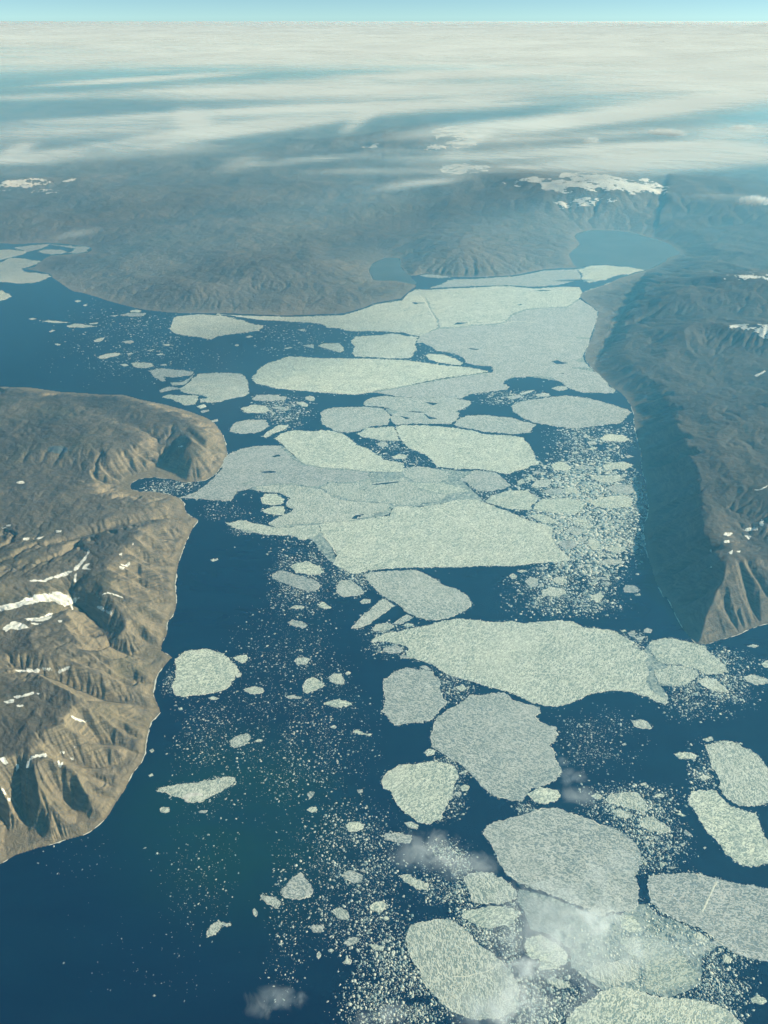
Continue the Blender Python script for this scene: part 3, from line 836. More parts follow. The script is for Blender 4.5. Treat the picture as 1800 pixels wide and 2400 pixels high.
 ('E', [(695,1237),(760,1217),(900,1207),(1040,1202),(1110,1235),(1200,1290),(1310,1335),(1380,1390),(1400,1430),(1370,1470),(1320,1490),(1290,1508),(1200,1530),(1105,1532),(1050,1520),(1000,1496),(920,1438),(850,1388),(780,1340),(720,1280)], .15, 'broad slanting plate hanging from the enormous straight-edged plate', 'the broad slanting plate'),
 ('E', [(670,1410),(700,1392),(745,1395),(740,1420),(690,1425)], .1, None, None),
 ('E', [(405,1430),(430,1412),(460,1425),(490,1450),(460,1458),(415,1450)], .15, None, None),
 ('E', [(222,1450),(260,1432),(318,1440),(310,1455),(230,1456)], .15, None, None),
 ('E', [(1332,620),(1400,572),(1450,560),(1560,577),(1590,602),(1657,660),(1600,680),(1520,695),(1430,688),(1390,660)], .12, 'six-sided floe below the diagonal end of the great middle plate', 'the six-sided floe'),
 ('E', [(950,563),(980,540),(1060,534),(1160,548),(1250,577),(1240,610),(1180,633),(1080,638),(1005,628),(962,592)], .25, 'grey oval floe below the great middle plate', 'the grey oval floe'),
 ('E', [(1005,640),(1080,645),(1180,640),(1340,672),(1400,698),(1300,709),(1240,711),(1130,697),(1055,677)], .35, None, None),
 ('E', [(1482,757),(1540,717),(1659,692),(1760,690),(1828,735),(1788,788),(1778,818),(1659,815),(1560,790)], .3, 'dull grey floe right of the shaded grey plate', 'the dull grey floe'),
 ('E', [(882,471),(920,456),(978,462),(970,484),(902,489)], .15, None, None),
 ('E', [(790,381),(830,372),(858,390),(830,409),(792,400)], .3, None, None),
 ('E', [(645,322),(730,285),(810,280),(890,277),(922,335),(925,368),(850,368),(760,358),(690,343)], .2, 'pale jumbled floe between the rounded light plate and the great middle plate', None),
 ('E', [(-295,235),(-290,237),(-250,227),(-245,240),(-280,248)], .0, None, None),
 # right-hand side under the shaded wall
 ('F', [(0,140),(60,110),(200,90),(340,76),(480,90),(640,130),(750,165),(776,185),(740,215),(700,250),(520,275),(390,285),(270,272),(150,255),(60,215),(8,180)], .1, 'lens-shaped plate touching the right shore with its pointed end', 'the lens-shaped right-hand plate'),
 ('F', [(255,30),(300,12),(350,15),(365,33),(310,45)], .1, None, None),
 ('F', [(150,70),(200,58),(245,62),(235,80),(170,85)], .1, None, None),
 ('F', [(50,62),(100,45),(150,38),(130,52),(70,68)], .1, None, None),
 ('F', [(-40,85),(0,75),(50,72),(60,85),(0,102)], .1, None, None),
 ('F', [(555,355),(620,325),(720,330),(763,360),(700,375),(600,370)], .0, 'white jumbled floe close to the right shore under the lens-shaped plate', 'the white jumbled floe'),
 ('F', [(480,375),(540,370),(550,390),(500,395)], .1, None, None),
 ('F', [(250,525),(300,505),(350,505),(390,545),(360,560),(280,560)], .05, 'pale rounded floe below the dark pool beside the great middle plate', 'the pale rounded floe'),
 ('F', [(568,535),(640,510),(740,505),(788,525),(740,550),(620,556)], .05, 'bright flat oval floe, uppermost of the ovals along the shaded wall', 'the bright flat oval'),
 ('F', [(402,537),(460,523),(538,535),(520,551),(430,554)], .3, None, None),
 ('F', [(515,610),(560,592),(680,595),(728,620),(660,640),(570,640)], .1, 'pale oval floe second down along the shaded wall', 'the second oval'),
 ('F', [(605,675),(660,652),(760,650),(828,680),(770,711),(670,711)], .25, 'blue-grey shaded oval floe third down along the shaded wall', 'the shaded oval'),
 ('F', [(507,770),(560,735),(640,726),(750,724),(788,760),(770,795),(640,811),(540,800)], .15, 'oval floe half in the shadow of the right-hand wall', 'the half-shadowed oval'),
 ('F', [(120,655),(160,624),(240,619),(258,645),(220,670),(150,675)], .1, None, None),
 ('F', [(132,790),(190,748),(300,740),(420,752),(478,780),(420,845),(280,838),(160,815)], .3, 'large grey cracked floe in the brash right of the dull grey floe', 'the grey cracked floe'),
 ('F', [(195,702),(250,677),(318,680),(325,705),(260,718)], .3, None, None),
 ('F', [(325,682),(380,669),(440,692),(430,712),(360,700)], .3, None, None),
 ('F', [(112,852),(180,840),(260,865),(298,898),(250,910),(160,885)], .3, 'dull flake above the pointed right corner of the enormous plate', None),
 ('F', [(380,880),(440,869),(498,880),(480,897),(410,896)], .3, None, None),
 ('F', [(295,1032),(340,1012),(400,1017),(428,1045),(390,1070),(330,1065)], .25, None, None),
 ('F', [(345,950),(390,922),(450,940),(458,975),(400,981)], .25, None, None),
 ('F', [(492,1010),(530,999),(568,1020),(568,1060),(520,1075),(497,1045)], .2, None, None),
 ('F', [(622,1065),(660,1051),(730,1056),(743,1080),(700,1094),(640,1090)], .3, None, None),
 ('F', [(567,1150),(620,1131),(700,1136),(738,1155),(660,1174),(580,1170)], .2, None, None),
 ('F', [(682,1006),(710,1000),(714,1024),(690,1034)], .3, None, None),
 ('F', [(760,1050),(800,1041),(824,1060),(790,1077)], .45, None, None),
 ('F', [(82,1276),(120,1252),(168,1262),(172,1300),(150,1320),(100,1305)], .2, None, None),
 ('F', [(256,1270),(300,1252),(353,1262),(348,1288),(300,1299)], .1, None, None),
 ('F', [(552,1251),(590,1251),(630,1270),(600,1275)], .2, None, None),
 ('F', [(582,1290),(610,1277),(643,1290),(620,1309)], .1, None, None),
 ('F', [(717,1321),(750,1302),(800,1307),(828,1340),(790,1354),(730,1350)], .45, 'dull round floe alone off the foot of the shaded wall', None),
 ('F', [(791,1365),(828,1356),(834,1370),(805,1375)], .45, None, None),
 ('F', [(512,1371),(570,1352),(598,1375),(560,1418),(520,1400)], .1, None, None),
 ('F', [(30,631),(70,612),(84,640),(50,654)], .25, None, None),
 ('F', [(90,606),(130,596),(148,614),(110,622)], .3, None, None),
 ('F', [(260,611),(300,603),(324,615),(280,625)], .1, None, None),
 ('F', [(430,1001),(470,991),(488,1015),(440,1029)], .2, None, None),
 ('F', [(432,916),(480,906),(528,920),(500,934)], .15, None, None),
 ('F', [(-20,1240),(5,1226),(34,1245),(30,1260),(0,1265)], .2, None, None),
 ('F', [(32,1211),(70,1202),(103,1214),(60,1224)], .1, None, None),
 ('F', [(182,1341),(260,1312),(328,1322),(356,1358),(280,1379),(200,1370)], .15, None, None),
 ('F', [(487,1295),(530,1282),(558,1295),(520,1304)], .1, None, None),
 ('F', [(382,446),(420,436),(430,448),(400,456)], .0, None, None),
 ('F', [(490,421),(530,406),(552,418),(520,431)], .05, None, None),
 ('F', [(727,468),(760,461),(793,472),(750,479)], .1, None, None),
 ('F', [(427,1185),(450,1171),(468,1185),(445,1196)], .1, None, None),
 ('F', [(176,1190),(205,1186),(209,1197),(185,1200)], .1, None, None),
 ('F', [(130,572),(165,562),(193,573),(160,585)], .1, None, None),
 ('F', [(440,432),(480,427),(503,437),(470,443)], .1, None, None),
 # left water
 ('G', [(1140,400),(1180,360),(1260,337),(1340,334),(1400,347),(1450,367),(1500,407),(1530,450),(1545,480),(1520,500),(1528,525),(1490,580),(1430,605),(1340,630),(1250,640),(1180,650),(1130,630),(1114,570),(1130,520),(1145,470),(1140,430)], .12, 'big round floe nearest the left brown shore', 'the big round floe'),
 ('G', [(1507,389),(1540,380),(1600,369),(1604,409),(1570,428),(1530,410)], .0, 'small smooth white slab leaning off the upper right of the big round floe', None),
 ('G', [(1524,500),(1550,488),(1566,492),(1560,513),(1534,522)], .0, None, None),
 ('G', [(1572,600),(1610,582),(1659,580),(1700,590),(1720,608),(1680,631),(1620,625)], .2, None, None),
 ('G', [(1348,652),(1380,640),(1421,655),(1400,668),(1365,665)], .1, None, None),
 ('G', [(1485,930),(1510,907),(1560,892),(1610,882),(1630,905),(1610,943),(1570,963),(1520,978),(1490,960)], .3, 'grey mottled oval floe alone in the left water', 'the grey mottled oval'),
 ('G', [(1002,1252),(1060,1224),(1180,1212),(1290,1194),(1420,1170),(1500,1164),(1523,1180),(1515,1210),(1420,1260),(1370,1290),(1310,1320),(1220,1330),(1170,1300),(1070,1275)], .1, 'long arrowhead floe with a white snow patch near the left shore', 'the arrowhead floe'),
 ('G', [(1035,1370),(1060,1356),(1095,1361),(1097,1390),(1070,1401),(1040,1390)], .15, None, None),
 ('G', [(1283,1388),(1310,1379),(1345,1382),(1330,1398),(1295,1399)], .1, None, None),
 ('G', [(958,1153),(985,1143),(994,1155),(970,1165)], .1, None, None),
 ('G', [(968,993),(990,981),(999,995),(980,1007)], .1, None, None),
 ('G', [(1645,935),(1675,915),(1704,925),(1690,940)], .1, None, None),
 ('G', [(1155,719),(1180,712),(1183,728),(1165,732)], .1, None, None),
 ('G', [(1125,702),(1145,694),(1150,706)], .1, None, None),
 ('D', [(1363,1140),(1385,1130),(1392,1136),(1410,1127),(1415,1140),(1380,1151)], .0, 'lone bright iceberg in open water off the tan scree slope', None),
 # mid field, lower
 ('H', [(620,202),(640,162),(720,92),(800,22),(838,8),(896,55),(850,90),(790,140),(700,190),(650,205)], .1, 'slanting blade-shaped floe left of the broad slanting plate', 'the blade-shaped floe'),
 ('H', [(208,166),(240,144),(300,159),(337,180),(310,196),(250,191)], .15, None, None),
 ('H', [(246,410),(270,391),(320,389),(356,400),(330,429),(270,434)], .15, 'small rounded floe below and left of the blade-shaped floe', None),
 ('H', [(301,570),(325,531),(370,516),(408,536),(440,560),(453,572),(400,599),(330,626),(302,608)], .25, 'grooved grey floe left of the twin lumps', 'the grooved grey floe'),
 ('H', [(471,515),(500,491),(550,497),(574,535),(569,561),(520,561),(480,545)], .1, None, None),
 ('H', [(576,490),(600,476),(614,490),(590,506)], .1, None, None),
 ('H', [(442,690),(480,669),(540,657),(600,677),(623,692),(580,711),(490,710)], .3, 'flat grey spindle floe below the grooved grey floe', 'the grey spindle floe'),
 ('H', [(190,645),(230,634),(299,645),(280,657),(210,659)], .25, None, None),
 ('H', [(626,875),(650,859),(700,878),(747,888),(735,899),(670,891)], .1, 'thin stick-like floe in the speckled water below the grey spindle', None),
 ('H', [(476,840),(510,826),(524,840),(510,854)], .25, None, None),
 ('H', [(756,200),(780,176),(850,166),(899,182),(880,204),(800,221),(762,221)], .15, None, None),
 ('H', [(892,170),(930,141),(980,110),(1019,130),(990,155),(930,177)], .2, None, None),
 ('H', [(942,185),(980,164),(1019,175),(990,191)], .2, None, None),
 ('H', [(746,287),(770,264),(860,230),(940,217),(1000,202),(1100,187),(1200,157),(1310,137),(1420,142),(1540,157),(1659,154),(1720,167),(1810,164),(1950,152),(2050,155),(2108,187),(2230,202),(2318,217),(2368,250),(2438,290),(2438,328),(2508,350),(2548,390),(2520,420),(2556,470),(2538,530),(2540,570),(2598,625),(2668,680),(2640,693),(2540,650),(2460,630),(2350,612),(2250,615),(2160,630),(2100,660),(2010,690),(1950,713),(1860,703),(1790,685),(1740,660),(1620,610),(1540,588),(1400,543),(1250,503),(1160,453),(1080,418),(990,398),(967,372),(980,335),(940,312),(880,298),(810,290)], .12, 'vast mottled plate spanning the middle of the strait, tapering left', 'the vast mottled plate'),
 ('H', [(822,345),(840,317),(910,314),(957,340),(938,362),(870,366)], .1, None, None),
 ('H', [(932,377),(965,372),(1008,386),(980,400),(940,392)], .1, None, None),
 ('H', [(815,580),(830,540),(900,480),(990,457),(1060,462),(1140,482),(1188,530),(1203,600),(1223,650),(1238,690),(1200,728),(1158,773),(1115,806),(1050,813),(980,820),(910,832),(870,815),(850,775),(812,740),(832,690),(832,630)], .15, 'rough round floe tucked under the left arm of the vast mottled plate', 'the rough round floe'),
 ('H', [(1142,812),(1180,772),(1250,722),(1340,672),(1390,632),(1480,627),(1600,617),(1680,662),(1760,692),(1838,715),(1835,750),(1815,770),(1830,800),(1880,825),(1938,840),(1956,880),(1938,930),(1907,960),(1938,1000),(1948,1050),(1983,1110),(1968,1160),(1920,1200),(1850,1230),(1785,1240),(1755,1280),(1735,1318),(1659,1323),(1590,1308),(1500,1268),(1440,1200),(1390,1150),(1340,1090),(1280,1058),(1200,1013),(1150,978),(1132,920),(1142,860)], .18, 'large grey lobed floe hanging below the vast mottled plate', 'the grey lobed floe'),
 ('H', [(1086,1005),(1120,981),(1164,995),(1155,1020),(1110,1031)], .1, None, None),
 ('H', [(802,1190),(850,1122),(920,1092),(1000,1077),(1100,1064),(1200,1067),(1268,1087),(1308,1120),(1318,1170),(1288,1230),(1260,1310),(1230,1380),(1190,1438),(1130,1473),(1070,1463),(1010,1428),(930,1378),(890,1320),(876,1260),(842,1240)], .15, 'smooth shield-shaped floe left of the grey lobed floe', 'the shield-shaped floe'),
 ('H', [(1312,1140),(1350,1121),(1384,1118),(1370,1134),(1322,1149)], .0, None, None),
 ('H', [(1321,1230),(1350,1211),(1384,1225),(1374,1254),(1336,1257)], .15, None, None),
 ('H', [(1282,1275),(1320,1256),(1339,1275),(1310,1294)], .15, None, None),
 ('H', [(331,1280),(350,1259),(384,1261),(369,1290),(346,1309)], .1, None, None),
 ('H', [(326,1380),(350,1359),(390,1361),(397,1380),(365,1397)], .1, None, None),
 ('H', [(656,1250),(690,1241),(694,1264),(666,1271)], .2, None, None),
 ('H', [(962,1460),(1010,1451),(1058,1480),(1040,1504),(980,1489)], .25, None, None),
 ('H', [(1060,450),(1095,442),(1140,468),(1110,476)], .1, None, None),
 ('H', [(1300,580),(1340,568),(1370,590),(1330,612),(1308,600)], .15, None, None),
 ('I', [(880,312),(900,282),(990,257),(1080,272),(1180,302),(1248,312),(1298,370),(1368,430),(1393,480),(1340,503),(1260,498),(1200,468),(1100,437),(1000,432),(940,408),(892,350)], .3, 'grey square-shouldered floe off the tip of the right-hand mountain', 'the grey tip floe'),
 ('I', [(922,480),(960,457),(1050,442),(1150,457),(1198,490),(1180,538),(1100,573),(1020,578),(940,550),(932,510)], .25, 'dull rounded floe between the vast plate and the grey tip floe', 'the dull rounded floe'),
 ('I', [(1202,545),(1260,527),(1320,527),(1378,575),(1413,610),(1400,624),(1320,609),(1240,584)], .05, 'pale pointed floe under the grey tip floe', 'the pale pointed floe'),
 ('I', [(1502,510),(1550,501),(1620,516),(1670,535),(1664,558),(1580,569),(1520,549)], .05, 'pale rounded floe at the right picture edge, below the mountain tip', None),
 ('I', [(1612,430),(1659,412),(1720,420),(1720,455),(1640,454)], .05, None, None),
 ('I', [(1517,315),(1560,305),(1599,315),(1570,329)], .1, None, None),
 ('I', [(852,210),(880,198),(909,210),(899,231),(860,229)], .3, None, None),
 ('I', [(747,230),(790,216),(808,240),(790,258),(760,249)], .15, None, None),
 ('I', [(702,215),(730,209),(744,221),(715,227)], .15, None, None),
 ('I', [(802,263),(860,251),(850,274),(810,279)], .15, None, None),
 ('I', [(777,800),(830,790),(880,802),(910,845),(890,859),(820,849),(787,833)], .1, 'small oblong floe alone in the dark water below the vast mottled plate', 'the lone oblong floe'),
 ('I', [(1047,1015),(1090,1000),(1160,1007),(1210,1025),(1180,1046),(1090,1048)], .1, 'flat ragged floe left of the egg-shaped floe', None),
 ('I', [(1252,957),(1330,947),(1450,957),(1540,987),(1600,1040),(1659,1110),(1740,1190),(1770,1260),(1750,1330),(1659,1335),(1560,1353),(1470,1348),(1390,1300),(1355,1258),(1342,1190),(1302,1110),(1272,1030)], .08, 'egg-shaped bright floe at the right picture edge', 'the egg-shaped floe'),
 ('I', [(1147,1310),(1165,1262),(1230,1252),(1320,1257),(1348,1290),(1420,1352),(1495,1376),(1590,1387),(1603,1440),(1610,1490),(1638,1555),(1710,1640),(1690,1712),(1590,1746),(1510,1741),(1440,1711),(1390,1681),(1350,1621),(1260,1531),(1227,1463),(1192,1400),(1152,1350)], .12, 'knobbly bent floe below the egg-shaped floe', 'the bent floe'),
 ('I', [(597,1310),(640,1272),(730,1257),(810,1262),(858,1310),(873,1370),(858,1393),(780,1380),(700,1350),(620,1335)], .12, 'ridged loaf-shaped floe in the brash above the hazy plate', 'the loaf-shaped floe'),
 ('I', [(642,1385),(690,1369),(750,1391),(778,1425),(740,1439),(670,1415)], .12, None, None),
 ('I', [(812,1445),(850,1427),(930,1427),(980,1457),(1023,1490),(1030,1533),(950,1529),(890,1518),(830,1475)], .08, 'wedge-shaped ridged floe below and right of the loaf-shaped floe', 'the wedge-shaped ridged floe'),
 ('I', [(100,1280),(140,1242),(220,1232),(290,1247),(323,1280),(290,1318),(220,1340),(155,1332)], .02, 'pale smooth oval floe between the grey lobed floe and the hazy plate', 'the pale smooth oval'),
 ('I', [(827,1386),(860,1381),(869,1409),(831,1409)], .1, None, None),
 ('I', [(921,1279),(960,1271),(988,1281),(977,1297),(931,1297)], .1, None, None),
 ('I', [(1056,1401),(1090,1396),(1133,1415),(1100,1419)], .05, None, None),
 ('I', [(821,1211),(870,1199),(869,1214),(840,1221)], .05, None, None),
 ('I', [(711,951),(735,943),(744,957),(720,962)], .2, None, None),
 ('I', [(1232,921),(1298,902),(1306,928),(1262,934)], .05, None, None),
 ('I', [(1312,936),(1400,927),(1488,946),(1460,953),(1370,944)], .1, None, None),
 ('I', [(1202,1166),(1260,1151),(1298,1170),(1250,1184)], .1, None, None),
 ('I', [(527,1286),(560,1273),(588,1290),(570,1309),(537,1309)], .2, None, None),
 # lower left and bottom
 ('K', [(157,530),(190,482),(240,442),(290,395),(318,420),(338,460),(368,500),(373,535),(340,558),(290,573),(235,586),(182,563)], .05, 'tall tent-shaped white floe in the lower left water', 'the tent-shaped floe'),
 ('K', [(22,546),(60,546),(120,561),(168,590),(158,619),(130,636),(80,604),(32,574)], .08, 'slanting rectangular floe just left of the tent-shaped floe', None),
 ('K', [(554,425),(580,397),(630,390),(688,411),(696,445),(680,467),(630,471),(581,449)], .12, 'rounded pitted floe right of the tent-shaped floe', 'the rounded pitted floe'),
 ('K', [(937,425),(980,411),(1040,441),(1128,481),(1110,514),(1060,514),(1000,484),(957,454)], .12, 'slanting strip floe under thin cloud, right of the rounded pitted floe', 'the slanting strip floe'),
 ('K', [(812,166),(850,142),(920,142),(1000,156),(1013,185),(980,211),(900,211),(842,190)], .12, 'wide combed floe below the shield-shaped floe', 'the wide combed floe'),
 ('K', [(492,660),(520,622),(560,627),(598,660),(610,695),(575,714),(522,690)], .12, 'ragged leaning floe below the rounded pitted floe', 'the ragged leaning floe'),
 ('K', [(732,620),(760,594),(820,587),(848,606),(838,640),(790,661),(747,650)], .1, 'round stubby floe left of the great ribbed floe', 'the round stubby floe'),
 ('K', [(344,755),(370,741),(430,746),(438,775),(420,794),(372,785)], .15, None, None),
 ('K', [(567,860),(600,827),(640,817),(678,830),(650,859),(600,879)], .1, None, None),
 ('K', [(732,870),(780,866),(833,885),(820,909),(780,904)], .05, None, None),
 ('K', [(557,985),(590,956),(620,970),(610,994),(571,997)], .0, None, None),
 ('K', [(464,905),(490,893),(507,905),(495,919),(471,917)], .05, None, None),
 ('K', [(584,100),(605,74),(660,69),(695,86),(699,115),(650,137),(602,134)], .08, 'plump white floe in the brash left of the wide combed floe', 'the plump white floe'),
 ('K', [(1347,430),(1375,400),(1450,397),(1540,410),(1600,442),(1665,482),(1690,530),(1680,570),(1640,598),(1560,607),(1470,607),(1402,600),(1382,570),(1367,510)], .08, 'bright thumb-shaped floe left of the hazy plate', 'the thumb-shaped floe'),
 ('K', [(1337,682),(1370,647),(1440,622),(1560,624),(1659,627),(1698,650),(1688,700),(1640,743),(1540,766),(1460,758),(1390,733)], .3, 'grey finely combed floe directly below the thumb-shaped floe', 'the finely combed floe'),
 ('K', [(972,800),(1000,752),(1080,712),(1180,692),(1260,702),(1330,752),(1390,802),(1450,862),(1520,902),(1580,962),(1640,1022),(1690,1090),(1720,1160),(1700,1250),(1640,1318),(1560,1348),(1450,1358),(1340,1338),(1230,1268),(1140,1188),(1092,1110),(1072,1060),(1012,980),(972,890)], .1, 'great ribbed tongue-shaped floe at the bottom, cloud over its lower end', 'the great ribbed floe'),
 ('K', [(982,85),(1000,77),(1053,95),(1040,114),(982,104)], .2, None, None),
 ('K', [(141,860),(165,856),(180,852),(180,865),(155,874)], .1, None, None),
 ('K', [(395,925),(410,908),(420,940),(405,965),(392,945)], .05, None, None),
 ('K', [(670,388),(690,378),(710,390),(690,397)], .15, None, None),
 ('J', [(1332,806),(1360,747),(1390,724),(1440,722),(1488,726),(1495,745),(1470,758),(1440,745),(1410,783),(1370,813),(1345,823)], .15, 'bent boot-shaped floe alone in the dark lower left water', 'the boot-shaped floe'),
 ('J', [(1635,645),(1648,632),(1668,660),(1660,690),(1645,680)], .1, None, None),
 ('J', [(988,1200),(1000,1191),(1012,1199),(998,1207)], .0, None, None),
 ('J', [(1012,277),(1020,270),(1030,276),(1021,286)], .0, None, None),
 ('J', [(925,246),(938,236),(952,238),(938,247)], .0, None, None),
 # lower right
 ('L', [(-190,150),(-160,100),(-100,72),(0,42),(60,27),(150,-2),(210,-25),(290,-18),(360,6),(430,32),(480,42),(560,77),(640,107),(708,142),(768,192),(818,242),(838,300),(830,380),(800,430),(825,490),(831,560),(816,620),(778,658),(700,664),(640,656),(600,696),(560,686),(480,646),(400,616),(330,586),(230,541),(140,506),(60,474),(-30,420),(-80,350),(-110,280),(-155,200)], .05, 'hazy plate under drifting cloud, largest floe of the lower right', 'the hazy plate'),
 ('L', [(42,522),(130,549),(250,584),(340,616),(398,644),(380,690),(340,738),(230,788),(152,778),(112,730),(72,640),(42,580)], .85, 'dark smooth grey floe in cloud shadow below the hazy plate', 'the dark smooth floe'),  # cloud shadow painted by a raised grey value
 ('L', [(878,427),(960,412),(1060,402),(1180,397),(1290,422),(1400,457),(1460,477),(1560,482),(1659,512),(1760,560),(1820,700),(1800,900),(1720,990),(1640,988),(1550,958),(1440,918),(1330,848),(1230,773),(1130,738),(1040,698),(960,658),(912,600),(887,530)], .08, 'large banded plate with a pale pressure ridge at the lower right edge', 'the banded plate'),
 ('L', [(692,692),(720,674),(790,682),(828,730),(848,788),(760,793),(702,760)], .15, None, None),
 ('L', [(72,870),(100,822),(180,812),(260,842),(330,882),(368,930),(348,980),(290,1028),(220,1043),(182,1030),(172,960),(112,950)], .05, 'white crinkled floe half hidden by small clouds at the bottom', 'the white crinkled floe'),
 ('L', [(472,1040),(520,1002),(620,987),(720,962),(828,1002),(838,1058),(780,1108),(680,1133),(610,1128),(540,1093)], .08, 'coarse white floe set in grey brash above the bottom edge plate', 'the coarse white floe'),
 ('L', [(702,840),(800,812),(920,832),(1010,872),(1098,922),(1138,980),(1196,1060),(1186,1128),(1060,1150),(940,1175),(855,1150),(862,1080),(852,1000),(782,950),(722,900)], .6, 'grey slushy sheet left of the banded plate', 'the grey slushy sheet'),
 ('L', [(402,1300),(480,1242),(560,1182),(680,1152),(800,1156),(900,1197),(1080,1212),(1230,1232),(1340,1262),(1420,1322),(1500,1384),(1580,1470),(1500,1560),(900,1580),(400,1540),(340,1420)], .08, 'broad ribbed plate cut by the bottom picture edge', 'the bottom edge plate'),
 ('L', [(1552,1220),(1580,1197),(1640,1220),(1653,1240),(1610,1259),(1555,1245)], .0, 'small knobbly white floe in the lower right corner', 'the knobbly corner floe'),
 ('L', [(1162,800),(1210,787),(1278,830),(1268,854),(1200,839)], .12, None, None),
 ('L', [(1362,946),(1400,936),(1433,965),(1400,989),(1366,979)], .1, None, None),
 ('L', [(1292,856),(1330,841),(1378,870),(1340,884)], .1, None, None),
 ('L', [(1227,890),(1270,881),(1274,904),(1240,909)], .1, None, None),
 ('L', [(852,201),(890,196),(899,219),(870,234)], .1, None, None),
 ('L', [(952,341),(1000,336),(989,359),(960,364)], .1, None, None),
 ('L', [(1007,366),(1050,361),(1079,370),(1030,379)], .1, None, None),
 ('L', [(212,1091),(280,1072),(368,1120),(388,1149),(330,1159),(240,1120)], .2, 'combed floe fragment in brash below the white crinkled floe', None),
 ('L', [(1237,240),(1250,233),(1262,240),(1248,251)], .0, None, None),
 ('L', [(1112,140),(1125,122),(1140,135),(1165,155),(1150,170),(1128,160)], .1, None, None),
]
OCC = np.zeros((2420, 1820), np.uint8)      # which photograph pixels the floes cover, to keep fragments off them


def occupy(pts, grow=0.0):
    xs = [p_[0] for p_ in pts]; ys = [p_[1] for p_ in pts]
    x0, x1 = max(int(min(xs)), 0), min(int(max(xs)) + 2, 1819)
    y0, y1 = max(int(min(ys)), 0), min(int(max(ys)) + 2, 2419)
    if x0 >= x1 or y0 >= y1:
        return
    yy, xx = np.mgrid[y0:y1, x0:x1]
    OCC[y0:y1, x0:x1] |= inside(xx + 0.5, yy + 0.5, pts)


def ring_normals(Q):
    t = np.roll(Q, -1, 0) - np.roll(Q, 1, 0)
    t = t / (np.linalg.norm(t, axis=1, keepdims=True) + 1e-9)
    n = np.stack([-t[:, 1], t[:, 0]], 1)
    a = 0.5 * np.sum(Q[:, 0] * np.roll(Q[:, 1], -1) - np.roll(Q[:, 0], -1) * Q[:, 1])
    return n if a > 0 else -n          # pointing inwards


def floe_mesh(outline, holes, top):
    """A slab: bevelled edge, top standing `top` metres out of the water, bottom below it."""
    loops = [outline] + holes
    V, F = [], []
    tops = []
    for li, Q in enumerate(loops):
        n = ring_normals(Q) * (1 if li == 0 else -1)
        base = len(V)
        k = len(Q)
        inner = Q + n * 2.5
        V += [(x, y, -1.5) for x, y in Q] + [(x, y, top * 0.62) for x, y in Q] + [(x, y, top) for x, y in inner]
        ccw = 0.5 * np.sum(Q[:, 0] * np.roll(Q[:, 1], -1) - np.roll(Q[:, 0], -1) * Q[:, 1]) > 0
        flip = (not ccw) if li == 0 else ccw
        for lev in (0, k):
            for i in range(k):
                j = (i + 1) % k
                f = (base + lev + i, base + lev + j, base + lev + k + j, base + lev + k + i)
                F.append(f[::-1] if flip else f)
        tops.append([base + 2 * k + i for i in range(k)])
    tl = [[Vector((V[i][0], V[i][1], 0)) for i in t] for t in tops]
    flat = [i for t in tops for i in t]
    for tri in tessellate_polygon(tl):
        a, b_, c = (flat[i] for i in tri)
        area = (V[b_][0] - V[a][0]) * (V[c][1] - V[a][1]) - (V[c][0] - V[a][0]) * (V[b_][1] - V[a][1])
        F.append((a, b_, c) if area > 0 else (a, c, b_))
    return V, F


THINGS = []          # every floe: dict(obj, cx, cy in pixels, w in pixels, label, short)


def build_floe(pts_px, melt_shade, holes_px, k, detail=1.0):
    c = np.mean(pts_px, 0)
    wx_, wy_ = at(c[0], c[1])
    mpp = math.sqrt(wx_ ** 2 + wy_ ** 2 + ALT ** 2) / FPX          # metres per photograph pixel, sideways
    W = max(p_[0] for p_ in pts_px) - min(p_[0] for p_ in pts_px)
    world_pts = [at(x, y) for x, y in pts_px]
    size = W * mpp
    step = max(14.0, min(2.2 * mpp, size / 14))
    amp = min(0.03 * size + 4, 4.2 * mpp)
    Q = rough_line(world_pts, True, step, amp, RNG, (size * 0.2 + 60, 170, 70, 32), .12, 5.0 * min(mpp, size / 70))
    HH = []
    for h in holes_px or []:
        HH.append(rough_line([at(x, y) for x, y in h], True, step * 0.8, min(amp, 30), RNG, (260, 110, 50), .2, 14))
    top = 2.6 + (k % 37) * 0.06 + (0.5 if size > 800 else 0)
    V, F = floe_mesh(Q, HH, top)
    o = mesh_obj('ice_floe', V, F, M_ICE)
    o['melt_shade'] = float(melt_shade)
    if W > 40 and melt_shade < 0.28:
        # crushed-ice rim: a low uneven berm along the edge
        n = ring_normals(Q)
        kq = len(Q)
        sd_ = int(RNG.integers(1, 9999))
        wv = 0.5 + 0.5 * gnoise(Q[:, 0] / 150, Q[:, 1] / 150, sd_) + 0.35 * gnoise(Q[:, 0] / 45, Q[:, 1] / 45, sd_ + 1)
        wv = np.clip(wv * 1.5 - 0.75, 0.01, 1.1) * min(30, 0.05 * size)
        a = Q + n * 2.8
        m = Q + n * (2.8 + wv[:, None] * 0.4)
        b_ = Q + n * (2.8 + wv[:, None])
        RV = [(x, y, top + 0.05) for x, y in a] + [(x, y, top + 1.6) for x, y in m] + [(x, y, top + 0.05) for x, y in b_]
        RF = []
        ccw = 0.5 * np.sum(Q[:, 0] * np.roll(Q[:, 1], -1) - np.roll(Q[:, 0], -1) * Q[:, 1]) > 0
        for lev in (0, kq):
            for i in range(kq):
                j = (i + 1) % kq
                f = (lev + i, lev + j, lev + kq + j, lev + kq + i)
                RF.append(f if ccw else f[::-1])
        mesh_obj('crushed_rim', RV, RF, M_RIM, o)
    occupy(pts_px)
    return o, c, W, top


